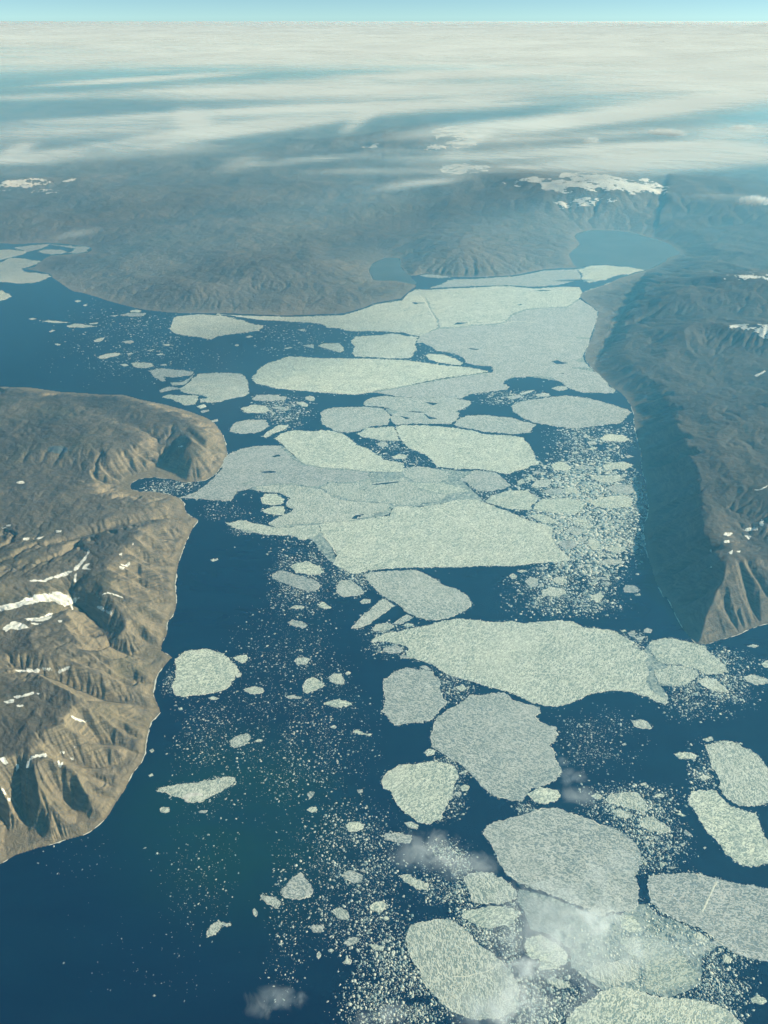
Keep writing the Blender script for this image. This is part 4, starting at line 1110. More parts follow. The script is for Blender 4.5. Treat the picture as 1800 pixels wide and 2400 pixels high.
for k, spec in enumerate(FLOES):
    t, pts, melt_shade, label, short = spec[:5]
    holes = spec[5] if len(spec) > 5 else None
    ppx = [tp(t, x, y) for x, y in pts]
    hpx = [[tp(t, x, y) for x, y in h] for h in holes] if holes else None
    o, c, W, top = build_floe(ppx, melt_shade, hpx, k)
    Hh = max(p_[1] for p_ in ppx) - min(p_[1] for p_ in ppx)
    THINGS.append(dict(o=o, c=c, W=W, H=Hh, label=label, short=short, melt_shade=melt_shade, top=top, px=ppx))
for h_ in FLOES:                              # leads are water again
    for hp in (h_[5] if len(h_) > 5 else []):
        pass


MATS = [
 ('B', [(1000,680),(1050,645),(1640,625),(2085,630),(2085,690),(2190,780),(2170,930),(2120,1080),(2240,1230),(2000,1230),(1720,1190),(1600,1228),(1480,1286),(1320,1326),(840,1306),(720,1298),(640,1302),(800,1283),(1250,1206),(1480,1170),(1545,1172),(1545,1125),(1440,1112),(1352,1075),(1315,1052),(1170,1026),(1145,996),(1090,972),(1062,930),(960,908),(1180,868),(1140,800)], 'crushed ice welding the seams of the packed plates in the upper strait'),
 ('E', [(650,318),(720,276),(850,256),(892,214),(840,160),(1000,155),(1290,172),(1335,205),(1296,240),(1300,292),(1000,278),(962,330),(990,400),(1060,450),(1110,500),(990,500),(960,460),(880,440),(800,372),(700,350)], 'jumbled pale ice wedged between the bright cracked plate and the great middle plate'),
 ('E', [(-90,424),(160,396),(222,444),(322,518),(560,546),(840,560),(945,545),(1010,545),(1180,548),(1300,562),(1440,566),(1335,622),(1400,690),(1478,760),(1300,755),(1100,792),(882,802),(862,846),(640,892),(420,914),(425,960),(505,1080),(520,1170),(600,1214),(700,1226),(640,1232),(540,1195),(440,1110),(360,1010),(250,985),(-60,962),(-180,905),(0,905),(135,926),(152,866),(252,812),(212,775),(236,736),(160,706),(60,700),(0,690),(-55,672),(-180,560)], 'crushed grey ice filling the seams round the shaded grey plate'),
 ('L', [(40,505),(240,560),(560,690),(700,670),(832,610),(880,620),(950,680),(1040,706),(1225,790),(1320,880),(1230,960),(1235,1060),(1190,1150),(1000,1205),(700,1150),(590,1165),(490,1095),(380,1010),(380,900),(240,806),(120,760)], 'grey slush between the hazy plate and the bottom edge plate'),
 ('I', [(770,300),(850,345),(895,300),(900,360),(950,410),(1010,440),(1110,440),(1200,480),(1170,545),(1090,580),(960,570),(1010,640),(990,690),(880,640),(800,560),(760,430)], 'broken ice between the vast mottled plate and the grey tip floe'),
]
for k, (t, pts, label) in enumerate(MATS):
    Q = rough_line([at(*tp(t, x, y)) for x, y in pts], True, 24, 26, RNG, (320, 120, 60, 30), .3, 20)
    mpx = [tp(t, x, y) for x, y in pts]
    lead = []
    for sp in FLOES:                       # leads stay open through the slush as well
        for h_ in (sp[5] if len(sp) > 5 else []):
            hp = [tp(sp[0], x, y) for x, y in h_]
            hx, hy = np.array(hp).T
            if inside(hx, hy, mpx).all() and inside(hx + 3, hy + 2, mpx).all() and inside(hx - 3, hy - 2, mpx).all():
                lead.append(rough_line([at(x, y) for x, y in hp], True, 30, 16, RNG, (260, 110, 50), .2, 10))
    V, F = floe_mesh(Q, lead, 1.15 + .08 * k)
    o = mesh_obj('slush_ice', V, F, M_SLUSH)
    tag(o, label, 'slush ice', 'mats of crushed ice between the floes')


PALE_WATER = [  # pale sheets added over open water, sky reflection painted into their colour
 ('C', [(300,470),(372,400),(442,340),(412,290),(432,266),(520,249),(650,252),(800,272),(1000,332),(1060,372),(1086,400),(1000,432),(986,450),(866,505),(750,480),(600,471),(520,471),(428,494),(330,496)], 'smooth blue-grey water sheet with painted sky reflection at the head of the fjord'),
 ('B', [(742,482),(830,432),(928,432),(938,488),(992,540),(1040,590),(1020,602),(900,574),(764,568)], 'blue-grey water sheet with painted sky reflection in the small side bay below the far hills'),
]
for k, (t, pts, label) in enumerate(PALE_WATER):
    Q = rough_line([at(*tp(t, x, y)) for x, y in pts], True, 150, 40, RNG, (1500, 500, 200), .5)
    V, F = floe_mesh(Q, [], .8)
    o = mesh_obj('pale_water', V, F, M_PALE_WATER)
    tag(o, label, 'ice sheet')


def ridge_on(short, t, pts, width=26, height=3.5):
    """A pressure ridge: a low crooked wall of broken blocks along a line on a floe."""
    d = next(d for d in THINGS if d['short'] == short)
    line = rough_line([at(*tp(t, x, y)) for x, y in pts], False, 24, 12, RNG, (200, 80, 40))
    tn = np.gradient(line, axis=0); tn /= np.linalg.norm(tn, axis=1, keepdims=True) + 1e-9
    n = np.stack([-tn[:, 1], tn[:, 0]], 1)
    w = width * (0.35 + 0.65 * np.abs(gnoise(line[:, 0] / 120, line[:, 1] / 120, 5)))[:, None]
    hgt = height * (0.4 + 0.6 * np.abs(gnoise(line[:, 0] / 60, line[:, 1] / 60, 6)))
    V = [(x, y, d['top'] + .04) for x, y in line - n * w] + [(x, y, d['top'] + h_) for (x, y), h_ in zip(line, hgt)] + [(x, y, d['top'] + .04) for x, y in line + n * w]
    kq = len(line)
    F = []
    for lev in (0, kq):
        for i in range(kq - 1):
            F.append((lev + i, lev + kq + i, lev + kq + i + 1, lev + i + 1))
    mesh_obj('pressure_ridge', V, F, M_RIM, d['o'])


ridge_on('the enormous straight-edged plate', 'E', [(1165, 797), (1250, 858), (1330, 890), (1440, 948), (1560, 1010)], 26)
ridge_on('the enormous straight-edged plate', 'E', [(430, 985), (470, 1020), (495, 1050), (515, 1100)], 22)
ridge_on('the banded plate', 'L', [(1330, 458), (1290, 530), (1258, 600), (1232, 655)], 26)
ridge_on('the uppermost huge plate', 'B', [(1400, 856), (1520, 850), (1595, 838)], 40)
ridge_on('the shore-hugging plate', 'B', [(1062, 668), (1100, 720), (1140, 790), (1165, 828)], 40)
ridge_on('the biggest packed plate', 'B', [(1560, 862), (1690, 838), (1830, 850)], 40)
ridge_on('the vast mottled plate', 'I', [(100, 490), (300, 495), (450, 520), (560, 545)], 16)
ridge_on('the great ribbed floe', 'K', [(1270, 1080), (1380, 1070), (1500, 1040), (1580, 990)], 14)
# snow patch on the arrowhead floe
d_ = next(d for d in THINGS if d['short'] == 'the arrowhead floe')
pq = rough_line([at(*tp('G', x, y)) for x, y in [(1184, 1291), (1232, 1268), (1310, 1272), (1318, 1290), (1285, 1286), (1225, 1298), (1215, 1322), (1190, 1306)]], True, 16, 6, RNG, (90, 40, 30))
vv, ff = floe_mesh(pq, [], 1.1)
mesh_obj('snow_patch', [(x, y, d_['top'] + .03 + max(z, 0)) for x, y, z in vv], ff, M_SNOW, d_['o'])
# ---------------------------------------------------------------- brash: single chunks first, then the countless rest
# (tile, x0, y0, x1, y1, count, smallest, largest radius in photograph pixels, clumping 0..1, clump size m)
FIELDS = [
 ('H', -330, -60, 900, 1560, 2900, .8, 2.6, .45, 500), ('K', 150, -160, 1100, 1000, 2600, .9, 3.2, .4, 420), ('K', 0, 0, 400, 1382, 420, .8, 2.8, .4, 700),
 ('K', 420, 640, 1500, 1620, 2600, 1.1, 3.6, .5, 260), ('L', -260, 960, 640, 1640, 2200, 1.0, 3.6, .3, 260), ('L', 260, 540, 1460, 1320, 2000, 1.0, 3.4, .3, 300),
 ('L', 400, 0, 1260, 430, 1300, 1.0, 3.3, .45, 330), ('L', 1080, 700, 1640, 1500, 1000, 1.0, 3.4, .5, 300), ('L', -100, 500, 90, 1050, 500, 1.1, 3.6, .2, 300),
 ('K', 1000, 150, 1480, 640, 1500, 1.1, 3.0, .5, 360), ('K', 1200, 560, 1660, 1000, 700, 1.1, 3.4, .4, 300),
 ('I', 170, 600, 950, 1200, 850, .8, 2.4, .55, 420), ('I', 850, 230, 1680, 830, 2300, .9, 3.2, .55, 420), ('I', 330, 1180, 1200, 1480, 900, 1.0, 3.4, .45, 380),
 ('I', 1100, 900, 1350, 1380, 420, .9, 3.2, .4, 300), ('I', 620, 200, 900, 420, 420, .9, 3.0, .3, 300), ('I', -40, 1300, 200, 1440, 120, 1.0, 3.0, .3, 300),
 ('F', 150, 200, 890, 520, 2100, .8, 3.2, .5, 420), ('F', -120, 400, 1010, 1330, 9800, .9, 5.2, .15, 500), ('F', -140, 1110, 860, 1540, 3000, .9, 3.6, .45, 420),
 ('F', 640, 500, 880, 1250, 900, .9, 3.2, .2, 500), ('E', 0, 960, 560, 1520, 1200, .8, 2.8, .45, 420), ('E', 450, 1130, 780, 1400, 500, .9, 3.0, .3, 300),
 ('A', 150, 620, 1659, 1290, 1500, .6, 2.2, .5, 900), ('A', 600, 760, 1300, 1200, 500, .6, 2.2, .4, 700), ('D', 850, 610, 1380, 730, 600, .8, 2.8, .3, 300),
 ('E', -100, 40, 440, 330, 1300, .7, 2.8, .5, 420), ('F', -300, 30, 300, 150, 500, .8, 3.0, .4, 400), ('E', 600, 310, 1200, 580, 600, .8, 3.2, .35, 350),
 ('E', 1180, 540, 1700, 830, 500, .8, 3.0, .3, 350), ('G', 990, 480, 1659, 1500, 900, .7, 2.4, .5, 420), ('G', 990, 430, 1240, 700, 260, .8, 2.4, .5, 200),
 ('J', 900, 0, 1659, 900, 330, .7, 2.2, .4, 500), ('J', 100, 60, 900, 500, 45, .8, 2.4, .3, 400), ('J', 300, 560, 1659, 1382, 70, .8, 2.2, .2, 500),
 ('H', 1050, 420, 1480, 720, 420, .9, 3.0, .3, 300), ('H', 560, 120, 1150, 440, 900, .9, 3.2, .45, 300), ('H', 1080, 960, 1420, 1500, 500, .9, 3.0, .4, 300),
 ('B', -250, 820, 620, 1080, 500, .6, 2.2, .4, 700), ('E', -230, 870, 60, 1000, 120, .8, 2.4, .3, 300), ('E', -250, 400, 1900, 1240, 2600, .8, 3.2, .3, 400), ('B', 0, 600, 2300, 1330, 2200, .6, 2.6, .35, 700),
 ('D', 1200, 740, 1659, 900, 200, .8, 2.4, .4, 300),
]
wpoly = far_coast[::2] + right_coast[::2] + water_poly[-4:]; lpoly = left_coast[::2] + left_poly[-2:]


def scatter(f, count, rmin, rmax, power=2.2):
    t, x0, y0, x1, y1 = f[:5]
    clump, csz = f[8], f[9]
    (a, b_), (c, d) = tp(t, x0, y0), tp(t, x1, y1)
    n = int(count * 6.0)
    x = RNG.uniform(a, c, n); y = RNG.uniform(b_, d, n)
    wx_, wy_ = at(x, y)
    # soft, wandering outline of the field
    ux = (x - (a + c) / 2) / ((c - a) / 2); uy = (y - (b_ + d) / 2) / ((d - b_) / 2)
    rad_ = (np.abs(ux) ** 3 + np.abs(uy) ** 3) ** (1 / 3) + .42 * fbm(wx_ / 2600, wy_ / 3400, 4, 377)
    edge = np.clip((1.08 - rad_) / .55, 0, 1) * np.clip((1 - np.abs(ux)) / .75, 0, 1) ** 1.3 * np.clip((1 - np.abs(uy)) / .6, 0, 1)
    sx = wx_ + 600 * gnoise(wx_ / 1500, wy_ / 1500, 61); sy_ = wy_ + 600 * gnoise(wx_ / 1500, wy_ / 1500, 62)
    nz = .35 * (0.5 + 0.5 * fbm(wx_ / csz, wy_ / (csz * 1.5), 3, 211)) + .65 * (ridged(sx / (csz * 2.2), sy_ / (csz * 2.2), 3, 215) * 1.9 - .85)
    keep = (nz > clump * 0.95 + RNG.normal(0, .2, n)) & (RNG.uniform(0, 1, n) < edge)
    xi = np.clip(x.astype(int), 0, 1819); yi = np.clip(y.astype(int), 0, 2419)
    keep &= OCC[yi, xi] == 0
    x, y = x[keep][:count], y[keep][:count]
    wx_, wy_ = at(x, y)
    ok = inside(wx_, wy_, wpoly) & ~inside(wx_, wy_, lpoly)
    r = rmin * .8 + (rmax * 1.25 - rmin * .8) * RNG.uniform(0, 1, len(x)) ** (power + 3.4)
    return x[ok], y[ok], r[ok]


# single chunks: the largest fragments between the floes, each its own object
CHUNK_FIELDS = {0: 7, 1: 8, 3: 6, 4: 9, 5: 10, 6: 8, 7: 6, 11: 3, 12: 10, 13: 5, 17: 8, 18: 22, 19: 12, 21: 5, 26: 4, 28: 3}
placed = []
for fi, cnt in CHUNK_FIELDS.items():
    f = FIELDS[fi]
    x, y, r = scatter(f, 400, 3.6, 6.4, 0.6)
    got = 0
    for xx, yy, rr in zip(x, y, r):
        if got >= cnt or len(THINGS) >= 298:
            break
        if not (6 < xx < 1794 and yy < 2392):
            continue
        sy = math.sin(math.atan((yy - 1200) / FPX) + PITCH)
        if any(abs(xx - p_[0]) < 9 + rr and abs(yy - p_[1]) < (9 + rr) * sy for p_ in placed):
            continue
        xi, yi = int(xx), int(yy)
        h_ = int(rr * sy) + 1; w_ = int(rr) + 1
        if OCC[max(yi - h_, 0):yi + h_ + 1, max(xi - w_, 0):xi + w_ + 1].any():
            continue
        m = 8
        ph = RNG.uniform(0, 6.28); el = RNG.uniform(0.55, 0.95); an = RNG.uniform(0, 3.14)
        pts = []
        for i in range(m):
            a = i / m * 6.2832 + RNG.uniform(-.25, .25)
            q_ = rr * RNG.uniform(.72, 1.12)
            u_, v_ = math.cos(a) * q_, math.sin(a) * q_ * el
            pts.append((xx + u_ * math.cos(an) - v_ * math.sin(an), yy + (u_ * math.sin(an) + v_ * math.cos(an)) * sy))
        o, c, W, top = build_floe(pts, float(RNG.uniform(0, .3)), None, len(THINGS))
        THINGS.append(dict(o=o, c=c, W=W, H=W * sy, label=None, short=None, melt_shade=0, top=top, chunk=True))
        placed.append((xx, yy))
        got += 1

# the rest, one object
BX, BY, BR = [], [], []
for f in FIELDS:
    x, y, r = scatter(f, int(f[5] * 1.35), f[6], f[7])
    BX.append(x); BY.append(y); BR.append(r)
for d in THINGS:                         # rubble crumbled off the floe edges
    if d.get('px') is None or d['W'] < 30:
        continue
    Pq = np.array(d['px']); Nx = np.roll(Pq, -1, 0); Ls = np.linalg.norm(Nx - Pq, axis=1)
    m_ = int(Ls.sum() / 2.2)
    k_ = RNG.choice(len(Pq), m_, p=Ls / Ls.sum()); t_ = RNG.uniform(0, 1, m_)[:, None]
    e_ = Pq[k_] + (Nx[k_] - Pq[k_]) * t_
    patch_ = np.clip(gnoise(e_[:, 0] / 40, e_[:, 1] / 22, 801) + .45, .05, 1.3)
    e_ = e_ + RNG.normal(0, 1, (m_, 2)) * np.array([3.4, 1.9]) * patch_[:, None]
    xi = np.clip(e_[:, 0].astype(int), 0, 1819); yi = np.clip(e_[:, 1].astype(int), 0, 2419)
    gx_, gy_ = at(e_[:, 0], e_[:, 1])
    ok_ = (OCC[yi, xi] == 0) & (RNG.uniform(0, 1, m_) < patch_) & inside(gx_, gy_, wpoly) & ~inside(gx_, gy_, lpoly)
    BX.append(e_[ok_, 0]); BY.append(e_[ok_, 1]); BR.append(.7 + 2.4 * RNG.uniform(0, 1, ok_.sum()) ** 4)
BX, BY, BR = map(np.concatenate, (BX, BY, BR))
wx_, wy_ = at(BX, BY)
mpp = np.sqrt(wx_ ** 2 + wy_ ** 2 + ALT ** 2) / FPX
rad = BR * mpp
n = len(BX)
K8 = 6
ang = (np.arange(K8)[None, :] / K8 * 6.2832 + RNG.uniform(-.3, .3, (n, K8)))
rr = rad[:, None] * RNG.uniform(.62, 1.18, (n, K8))
el = RNG.uniform(.4, 1.0, (n, 1)); rot = RNG.uniform(0, 3.1416, (n, 1))
u_, v_ = np.cos(ang) * rr, np.sin(ang) * rr * el
px_ = wx_[:, None] + u_ * np.cos(rot) - v_ * np.sin(rot)
py_ = wy_[:, None] + u_ * np.sin(rot) + v_ * np.cos(rot)
hz = np.clip(rad * RNG.uniform(.05, .16, n), .7, 3.0) + RNG.uniform(0, .5, n)
tilt = RNG.uniform(-.18, .18, (n, K8)) * hz[:, None]
bot = np.stack([px_, py_, np.full((n, K8), -.8)], -1)
cx_, cy_ = wx_[:, None], wy_[:, None]
topv = np.stack([cx_ + (px_ - cx_) * .9, cy_ + (py_ - cy_) * .9, hz[:, None] + tilt], -1)
V = np.concatenate([bot, topv], 1).reshape(-1, 3)
base = (np.arange(n) * 12)[:, None]
quads = [(i, (i + 1) % 6, 6 + (i + 1) % 6, 6 + i) for i in range(6)] + [(6, 7, 8, 11), (8, 9, 10, 11)]
F = np.concatenate([base + np.array(qd)[None, :] for qd in quads], 0)
brash = mesh_obj('brash_ice', V, F, M_BRASH)
tag(brash, kind='stuff')


def shore_band(line, i0, i1, wide, seed, sign):
    """Grounded ice along the waterline: a broken ribbon."""
    L = np.array(line[i0:i1])
    L = np.concatenate([L[:-1] + (L[1:] - L[:-1]) * s for s in (0, .33, .66)], 1).reshape(-1, 2)
    t = np.gradient(L, axis=0); t /= np.linalg.norm(t, axis=1, keepdims=True) + 1e-9
    nn = np.stack([-t[:, 1], t[:, 0]], 1) * sign
    w = np.clip(gnoise(L[:, 0] / 300, L[:, 1] / 300, seed) + .9 * gnoise(L[:, 0] / 80, L[:, 1] / 80, seed + 1) - .05, 0, 1.2) * wide
    a, b_ = L - nn * 7, L + nn * w[:, None]
    V, F = [], []
    for i in range(len(L)):
        V += [(a[i][0], a[i][1], 2.2), (b_[i][0], b_[i][1], 1.4), (b_[i][0], b_[i][1], -.6)]
    for i in range(len(L) - 1):
        if w[i] > 2 or w[i + 1] > 2:
            k_ = 3 * i
            F += [(k_, k_ + 3, k_ + 4, k_ + 1), (k_ + 1, k_ + 4, k_ + 5, k_ + 2)]
    o = mesh_obj('shore_ice', V, F, M_RIM)
    tag(o, kind='stuff')


shore_band(left_coast, int(len(left_coast) * .40), int(len(left_coast) * .985), 26, 401, 1)
shore_band(right_coast, int(len(right_coast) * .30), int(len(right_coast) * .80), 26, 403, 1)
# ---------------------------------------------------------------- labels: each floe told apart by its looks and its neighbours
MARKS = [d for d in THINGS if d['short']]
seen = {}


def shape_words(d):
    w, h = d['W'], d['H']
    foreshort = max(0.2, math.sin(math.atan((d['c'][1] - 1200) / FPX) + PITCH))
    ar = w / max(h / foreshort, 1)
    s = 'broken' if d.get('chunk') else 'pale' if d['melt_shade'] < .12 else 'greyish' if d['melt_shade'] < .28 else 'dull grey'
    f = 'elongated' if ar > 1.9 else 'oblong' if ar > 1.3 else 'rounded' if ar > .75 else 'upright'
    z = 'tiny' if w < 16 else 'small' if w < 45 else 'medium'
    return z, s, f


def direction(dx, dy):
    a = math.degrees(math.atan2(-dy, dx)) % 360
    return ['right of', 'above and right of', 'above', 'above and left of', 'left of', 'below and left of', 'below', 'below and right of'][int((a + 22.5) // 45) % 8]


ORD = ['nearest', 'second nearest', 'third nearest', 'fourth nearest', 'fifth nearest', 'sixth nearest', 'seventh nearest', 'eighth nearest', 'ninth nearest', 'tenth nearest']
groups = {}
for d in THINGS:
    tag(d['o'], cat='ice floe', group='ice floes drifting in the fjord')
    if d['label']:
        d['o']['label'] = d['label']
        continue
    best = min(MARKS, key=lambda m: math.hypot(max(abs(d['c'][0] - m['c'][0]) - m['W'] / 2, 0), 1.6 * max(abs(d['c'][1] - m['c'][1]) - m['H'] / 2, 0)) + .12 * math.hypot(d['c'][0] - m['c'][0], d['c'][1] - m['c'][1]))
    dx, dy = d['c'][0] - best['c'][0], d['c'][1] - best['c'][1]
    ex = 0 if abs(dx) < best['W'] * .42 else dx
    ey = 0 if abs(dy) < best['H'] * .42 else dy * 1.3
    if ex == 0 and ey == 0:
        ex, ey = dx / best['W'], dy / best['H']
    dr = direction(ex, ey)
    z, s, f = shape_words(d)
    groups.setdefault((z, s, f, dr, best['short']), []).append((math.hypot(dx, dy), d))
for (z, s, f, dr, sh), lst in groups.items():
    lst.sort(key=lambda t: t[0])
    for i, (_, d) in enumerate(lst):
        noun = 'chunk' if d.get('chunk') else 'floe'
        words = f'{z} {s} {f} {noun} {dr} {sh}'
        if len(lst) > 1:
            words = f'{ORD[min(i, 9)]} {z} {s} {f} {noun} {dr} {sh}'
        d['o']['label'] = words
# ---------------------------------------------------------------- snow on the land: each bank a sheet lying on the ground
SNOW = [
 ('D', [(180,1270),(270,1270),(340,1248),(420,1218),(470,1212),(445,1236),(370,1260),(280,1284),(210,1284)]),
 ('D', [(476,1215),(486,1180),(516,1158),(556,1110),(570,1072),(582,1082),(564,1130),(526,1174),(502,1208)]),
 ('D', [(528,1198),(552,1168),(582,1164),(566,1190),(602,1212),(560,1202)]), ('D', [(482,1235),(497,1228),(494,1286),(480,1282)]),
 ('G', [(-60,70),(0,56),(120,30),(200,0),(240,-20),(330,-30),(420,-20),(540,-6),(506,14),(468,50),(478,84),(450,48),(420,66),(380,46),(330,28),(240,38),(150,56),(60,84),(0,96),(-60,100)]),
 ('G', [(626,60),(660,56),(700,88),(738,92),(720,122),(670,96),(634,76)]), ('G', [(156,138),(260,126),(320,104),(344,108),(334,134),(270,158),(180,152)]),
 ('G', [(18,198),(60,172),(100,156),(150,172),(188,198),(130,214),(80,208),(33,228)]), ('G', [(86,468),(180,458),(197,466),(257,466),(257,488),(190,490),(108,482)]),
 ('G', [(268,457),(330,458),(338,483),(290,478)]), ('G', [(373,478),(440,446),(462,452),(412,484),(385,496)]), ('G', [(90,643),(170,626),(214,611),(222,626),(160,648),(108,658)]),
 ('G', [(28,674),(92,662),(92,680),(40,691)]), ('G', [(452,768),(500,784),(572,794),(566,809),(490,799)]), ('G', [(-10,1045),(36,1034),(38,1055),(74,1082),(30,1084),(8,1064)]),
 ('G', [(182,1050),(240,1017),(302,1015),(302,1037),(240,1038),(195,1060)]), ('G', [(165,1110),(173,1068),(197,1057),(190,1104)]), ('G', [(102,1090),(120,1079),(121,1112),(106,1128)]),
 ('G', [(372,1060),(386,1054),(393,1088),(411,1064),(408,1104),(386,1109)]), ('G', [(438,1032),(462,1034),(494,1060),(470,1059)]), ('G', [(388,1003),(422,1000),(417,1016),(393,1015)]),
 ('G', [(468,963),(497,959),(500,978),(476,976)]), ('G', [(48,1298),(72,1302),(70,1328),(50,1321)]), ('G', [(-4,1236),(22,1242),(43,1283),(28,1282)]),
 ('D', [(106,633),(156,631),(160,644),(113,646)]), ('D', [(362,950),(397,947),(397,962),(358,965)]), ('D', [(148,998),(192,997),(187,1011),(153,1011)]), ('D', [(213,1003),(270,991),(292,982),(254,1009)]),
 ('D', [(783,1168),(840,1156),(850,1168),(800,1183)]), ('D', [(768,1183),(807,1187),(803,1203),(778,1198)]), ('D', [(768,1104),(792,1095),(787,1113)]), ('D', [(1153,404),(1187,399),(1183,413)]),
 ('D', [(40,912),(72,910),(68,922),(44,924)]), ('D', [(5,930),(45,926),(40,936),(8,938)]), ('D', [(855,1040),(862,1030),(868,1040),(860,1050)]), ('D', [(640,1390),(700,1350),(780,1375),(800,1390),(740,1372),(700,1362)]),
 ('G', [(205,165),(255,168),(262,178),(210,176)]), ('G', [(375,150),(405,146),(400,162),(380,164)]), ('G', [(240,620),(265,619),(266,629),(242,631)]), ('G', [(110,700),(150,696),(148,708),(114,712)]),
 ('F', [(1562,684),(1620,675),(1655,657),(1645,676),(1600,691)]), ('F', [(1366,974),(1420,961),(1428,975),(1396,989)]), ('F', [(1492,943),(1540,931),(1582,926),(1594,952),(1540,958)]),
 ('F', [(1602,905),(1616,879),(1632,882),(1628,923),(1610,922)]), ('F', [(1372,1019),(1407,1012),(1408,1030),(1377,1031)]), ('F', [(1507,983),(1553,988),(1532,1009)]), ('F', [(1397,1095),(1432,1076),(1423,1104)]),
 ('F', [(1277,1080),(1294,1069),(1291,1094)]), ('F', [(1455,1085),(1480,1080),(1476,1094)]), ('C', [(1572,1189),(1635,1158),(1644,1166),(1590,1197)]), ('F', [(1283,1188),(1298,1183),(1296,1195)]),
]
FIELD = [   # snowfields on the high ground, broken by rock
 ('C', [(1340,560),(1400,535),(1460,522),(1540,516),(1620,528),(1720,545),(1800,560),(1800,620),(1659,600),(1600,585),(1540,590),(1470,575),(1400,580)], .52),
 ('C', [(1365,880),(1450,858),(1560,860),(1659,864),(1850,880),(1850,1010),(1659,960),(1560,920),(1480,908)], .30),
 ('S', [(1150,422),(1210,422),(1260,414),(1300,420),(1340,402),(1390,406),(1430,414),(1480,424),(1520,420),(1580,445),(1574,458),(1520,460),(1460,454),(1400,452),(1340,454),(1290,450),(1250,442),(1200,436)], .40),
 ('S', [(1282,479),(1330,472),(1380,462),(1420,465),(1450,472),(1400,483),(1340,488),(1300,491)], .34),
 ('S', [(980,347),(1030,337),(1070,329),(1115,332),(1115,344),(1060,348),(1010,353)], .36),
 ('S', [(1010,308),(1060,296),(1100,302),(1155,325),(1120,331),(1060,331),(1025,328)], .40),
 ('S', [(1028,402),(1045,386),(1090,382),(1160,394),(1120,408),(1060,411)], .46),
 ('S', [(-40,434),(0,430),(50,422),(100,419),(124,428),(80,442),(0,446),(-40,446)], .36),
 ('S', [(140,425),(200,412),(235,414),(200,424),(160,432)], .56), ('S', [(70,450),(120,444),(150,448),(110,456)], .58), ('S', [(835,345),(880,337),(905,345),(870,352)], .5),
]


def snow_sheet(parent, wpts, cell, thr, lift, name, seed):
    P_ = np.array(wpts)
    x0, y0 = P_.min(0); x1, y1 = P_.max(0)
    xs = np.arange(x0, x1 + cell, cell); ys = np.arange(y0, y1 + cell, cell * 1.0)
    if len(xs) * len(ys) > 60000 or len(xs) < 2 or len(ys) < 2:
        return
    XX, YY = np.meshgrid(xs, ys)
    cx_, cy_ = XX[:-1, :-1] + cell / 2, YY[:-1, :-1] + cell / 2
    keep = inside(cx_, cy_, [tuple(p_) for p_ in P_])
    if thr > 0 and lift < 3.5:
        nz = .5 + .5 * fbm(cx_ / 70, cy_ / 110, 4, seed, .65)
        edge = np.clip(seg_dist(cx_, cy_, [tuple(p_) for p_ in P_], True) / 34, 0, 1)
        keep &= nz + .55 * edge > .52
    elif thr > 0:
        nz = 0.72 + .42 * fbm(cx_ / (cell * 12), cy_ / (cell * 15), 6, seed, .72)
        edge = np.clip(seg_dist(cx_, cy_, [tuple(p_) for p_ in P_], True) / (cell * 14), 0, 1)
        g = ground(cx_, cy_)
        steep = np.abs(ground(cx_ + cell, cy_) - g) + np.abs(ground(cx_, cy_ + cell) - g)
        keep &= nz + .3 * edge - .3 * np.clip(steep / cell, 0, 1) > thr + .36
    if keep.sum() < 2:
        return
    ii = np.arange(XX.size).reshape(XX.shape)
    f = np.stack([ii[:-1, :-1], ii[:-1, 1:], ii[1:, 1:], ii[1:, :-1]], -1)[keep]
    used, inv = np.unique(f.ravel(), return_inverse=True)
    X_, Y_ = XX.ravel()[used], YY.ravel()[used]
    jx = RNG.uniform(-.28, .28, X_.shape) * cell; jy = RNG.uniform(-.28, .28, X_.shape) * cell
    V = np.stack([X_ + jx, Y_ + jy, ground(X_ + jx, Y_ + jy) + lift], 1)
    mesh_obj(name, V, inv.reshape(-1, 4), M_SNOW, parent, smooth=True)


for k, (t, pts) in enumerate(SNOW):
    w_ = [on_ground(*tp(t, x, y)) for x, y in pts]
    w_ = rough_line(w_, True, 18, 5, RNG, (120, 50))
    snow_sheet(T_RIGHT if t in 'CF' else T_LEFT, w_, 9.0, .16, 3.0, 'snow_bank', k)
for k, (t, pts, thr) in enumerate(FIELD):
    w_ = [on_ground(*tp(t, x, y)) for x, y in pts]
    y_ = np.mean([p_[1] for p_ in w_])
    w_ = rough_line(w_, True, y_ / 120, y_ / 260, RNG, (y_ / 12, y_ / 30))
    snow_sheet(T_RIGHT if t == 'C' else T_FAR, w_, y_ / 560, thr, 6 + y_ / 2500, 'snowfield', k + 77)

# a tarn on the plateau of the headland
w_ = rough_line([on_ground(*tp('D', x, y)) for x, y in [(318, 408), (360, 400), (425, 404), (440, 425), (425, 448), (360, 448), (312, 440)]], True, 25, 14, RNG, (300, 120))
n0 = len(bpy.data.objects)
M_SNOW_, M_SNOW = M_SNOW, M_PALE_WATER
snow_sheet(None, w_, 16.0, 0, 3.0, 'tarn', 5)
M_SNOW = M_SNOW_
for o in bpy.data.objects:
    if o.name == 'tarn':
        tag(o, kind='structure')
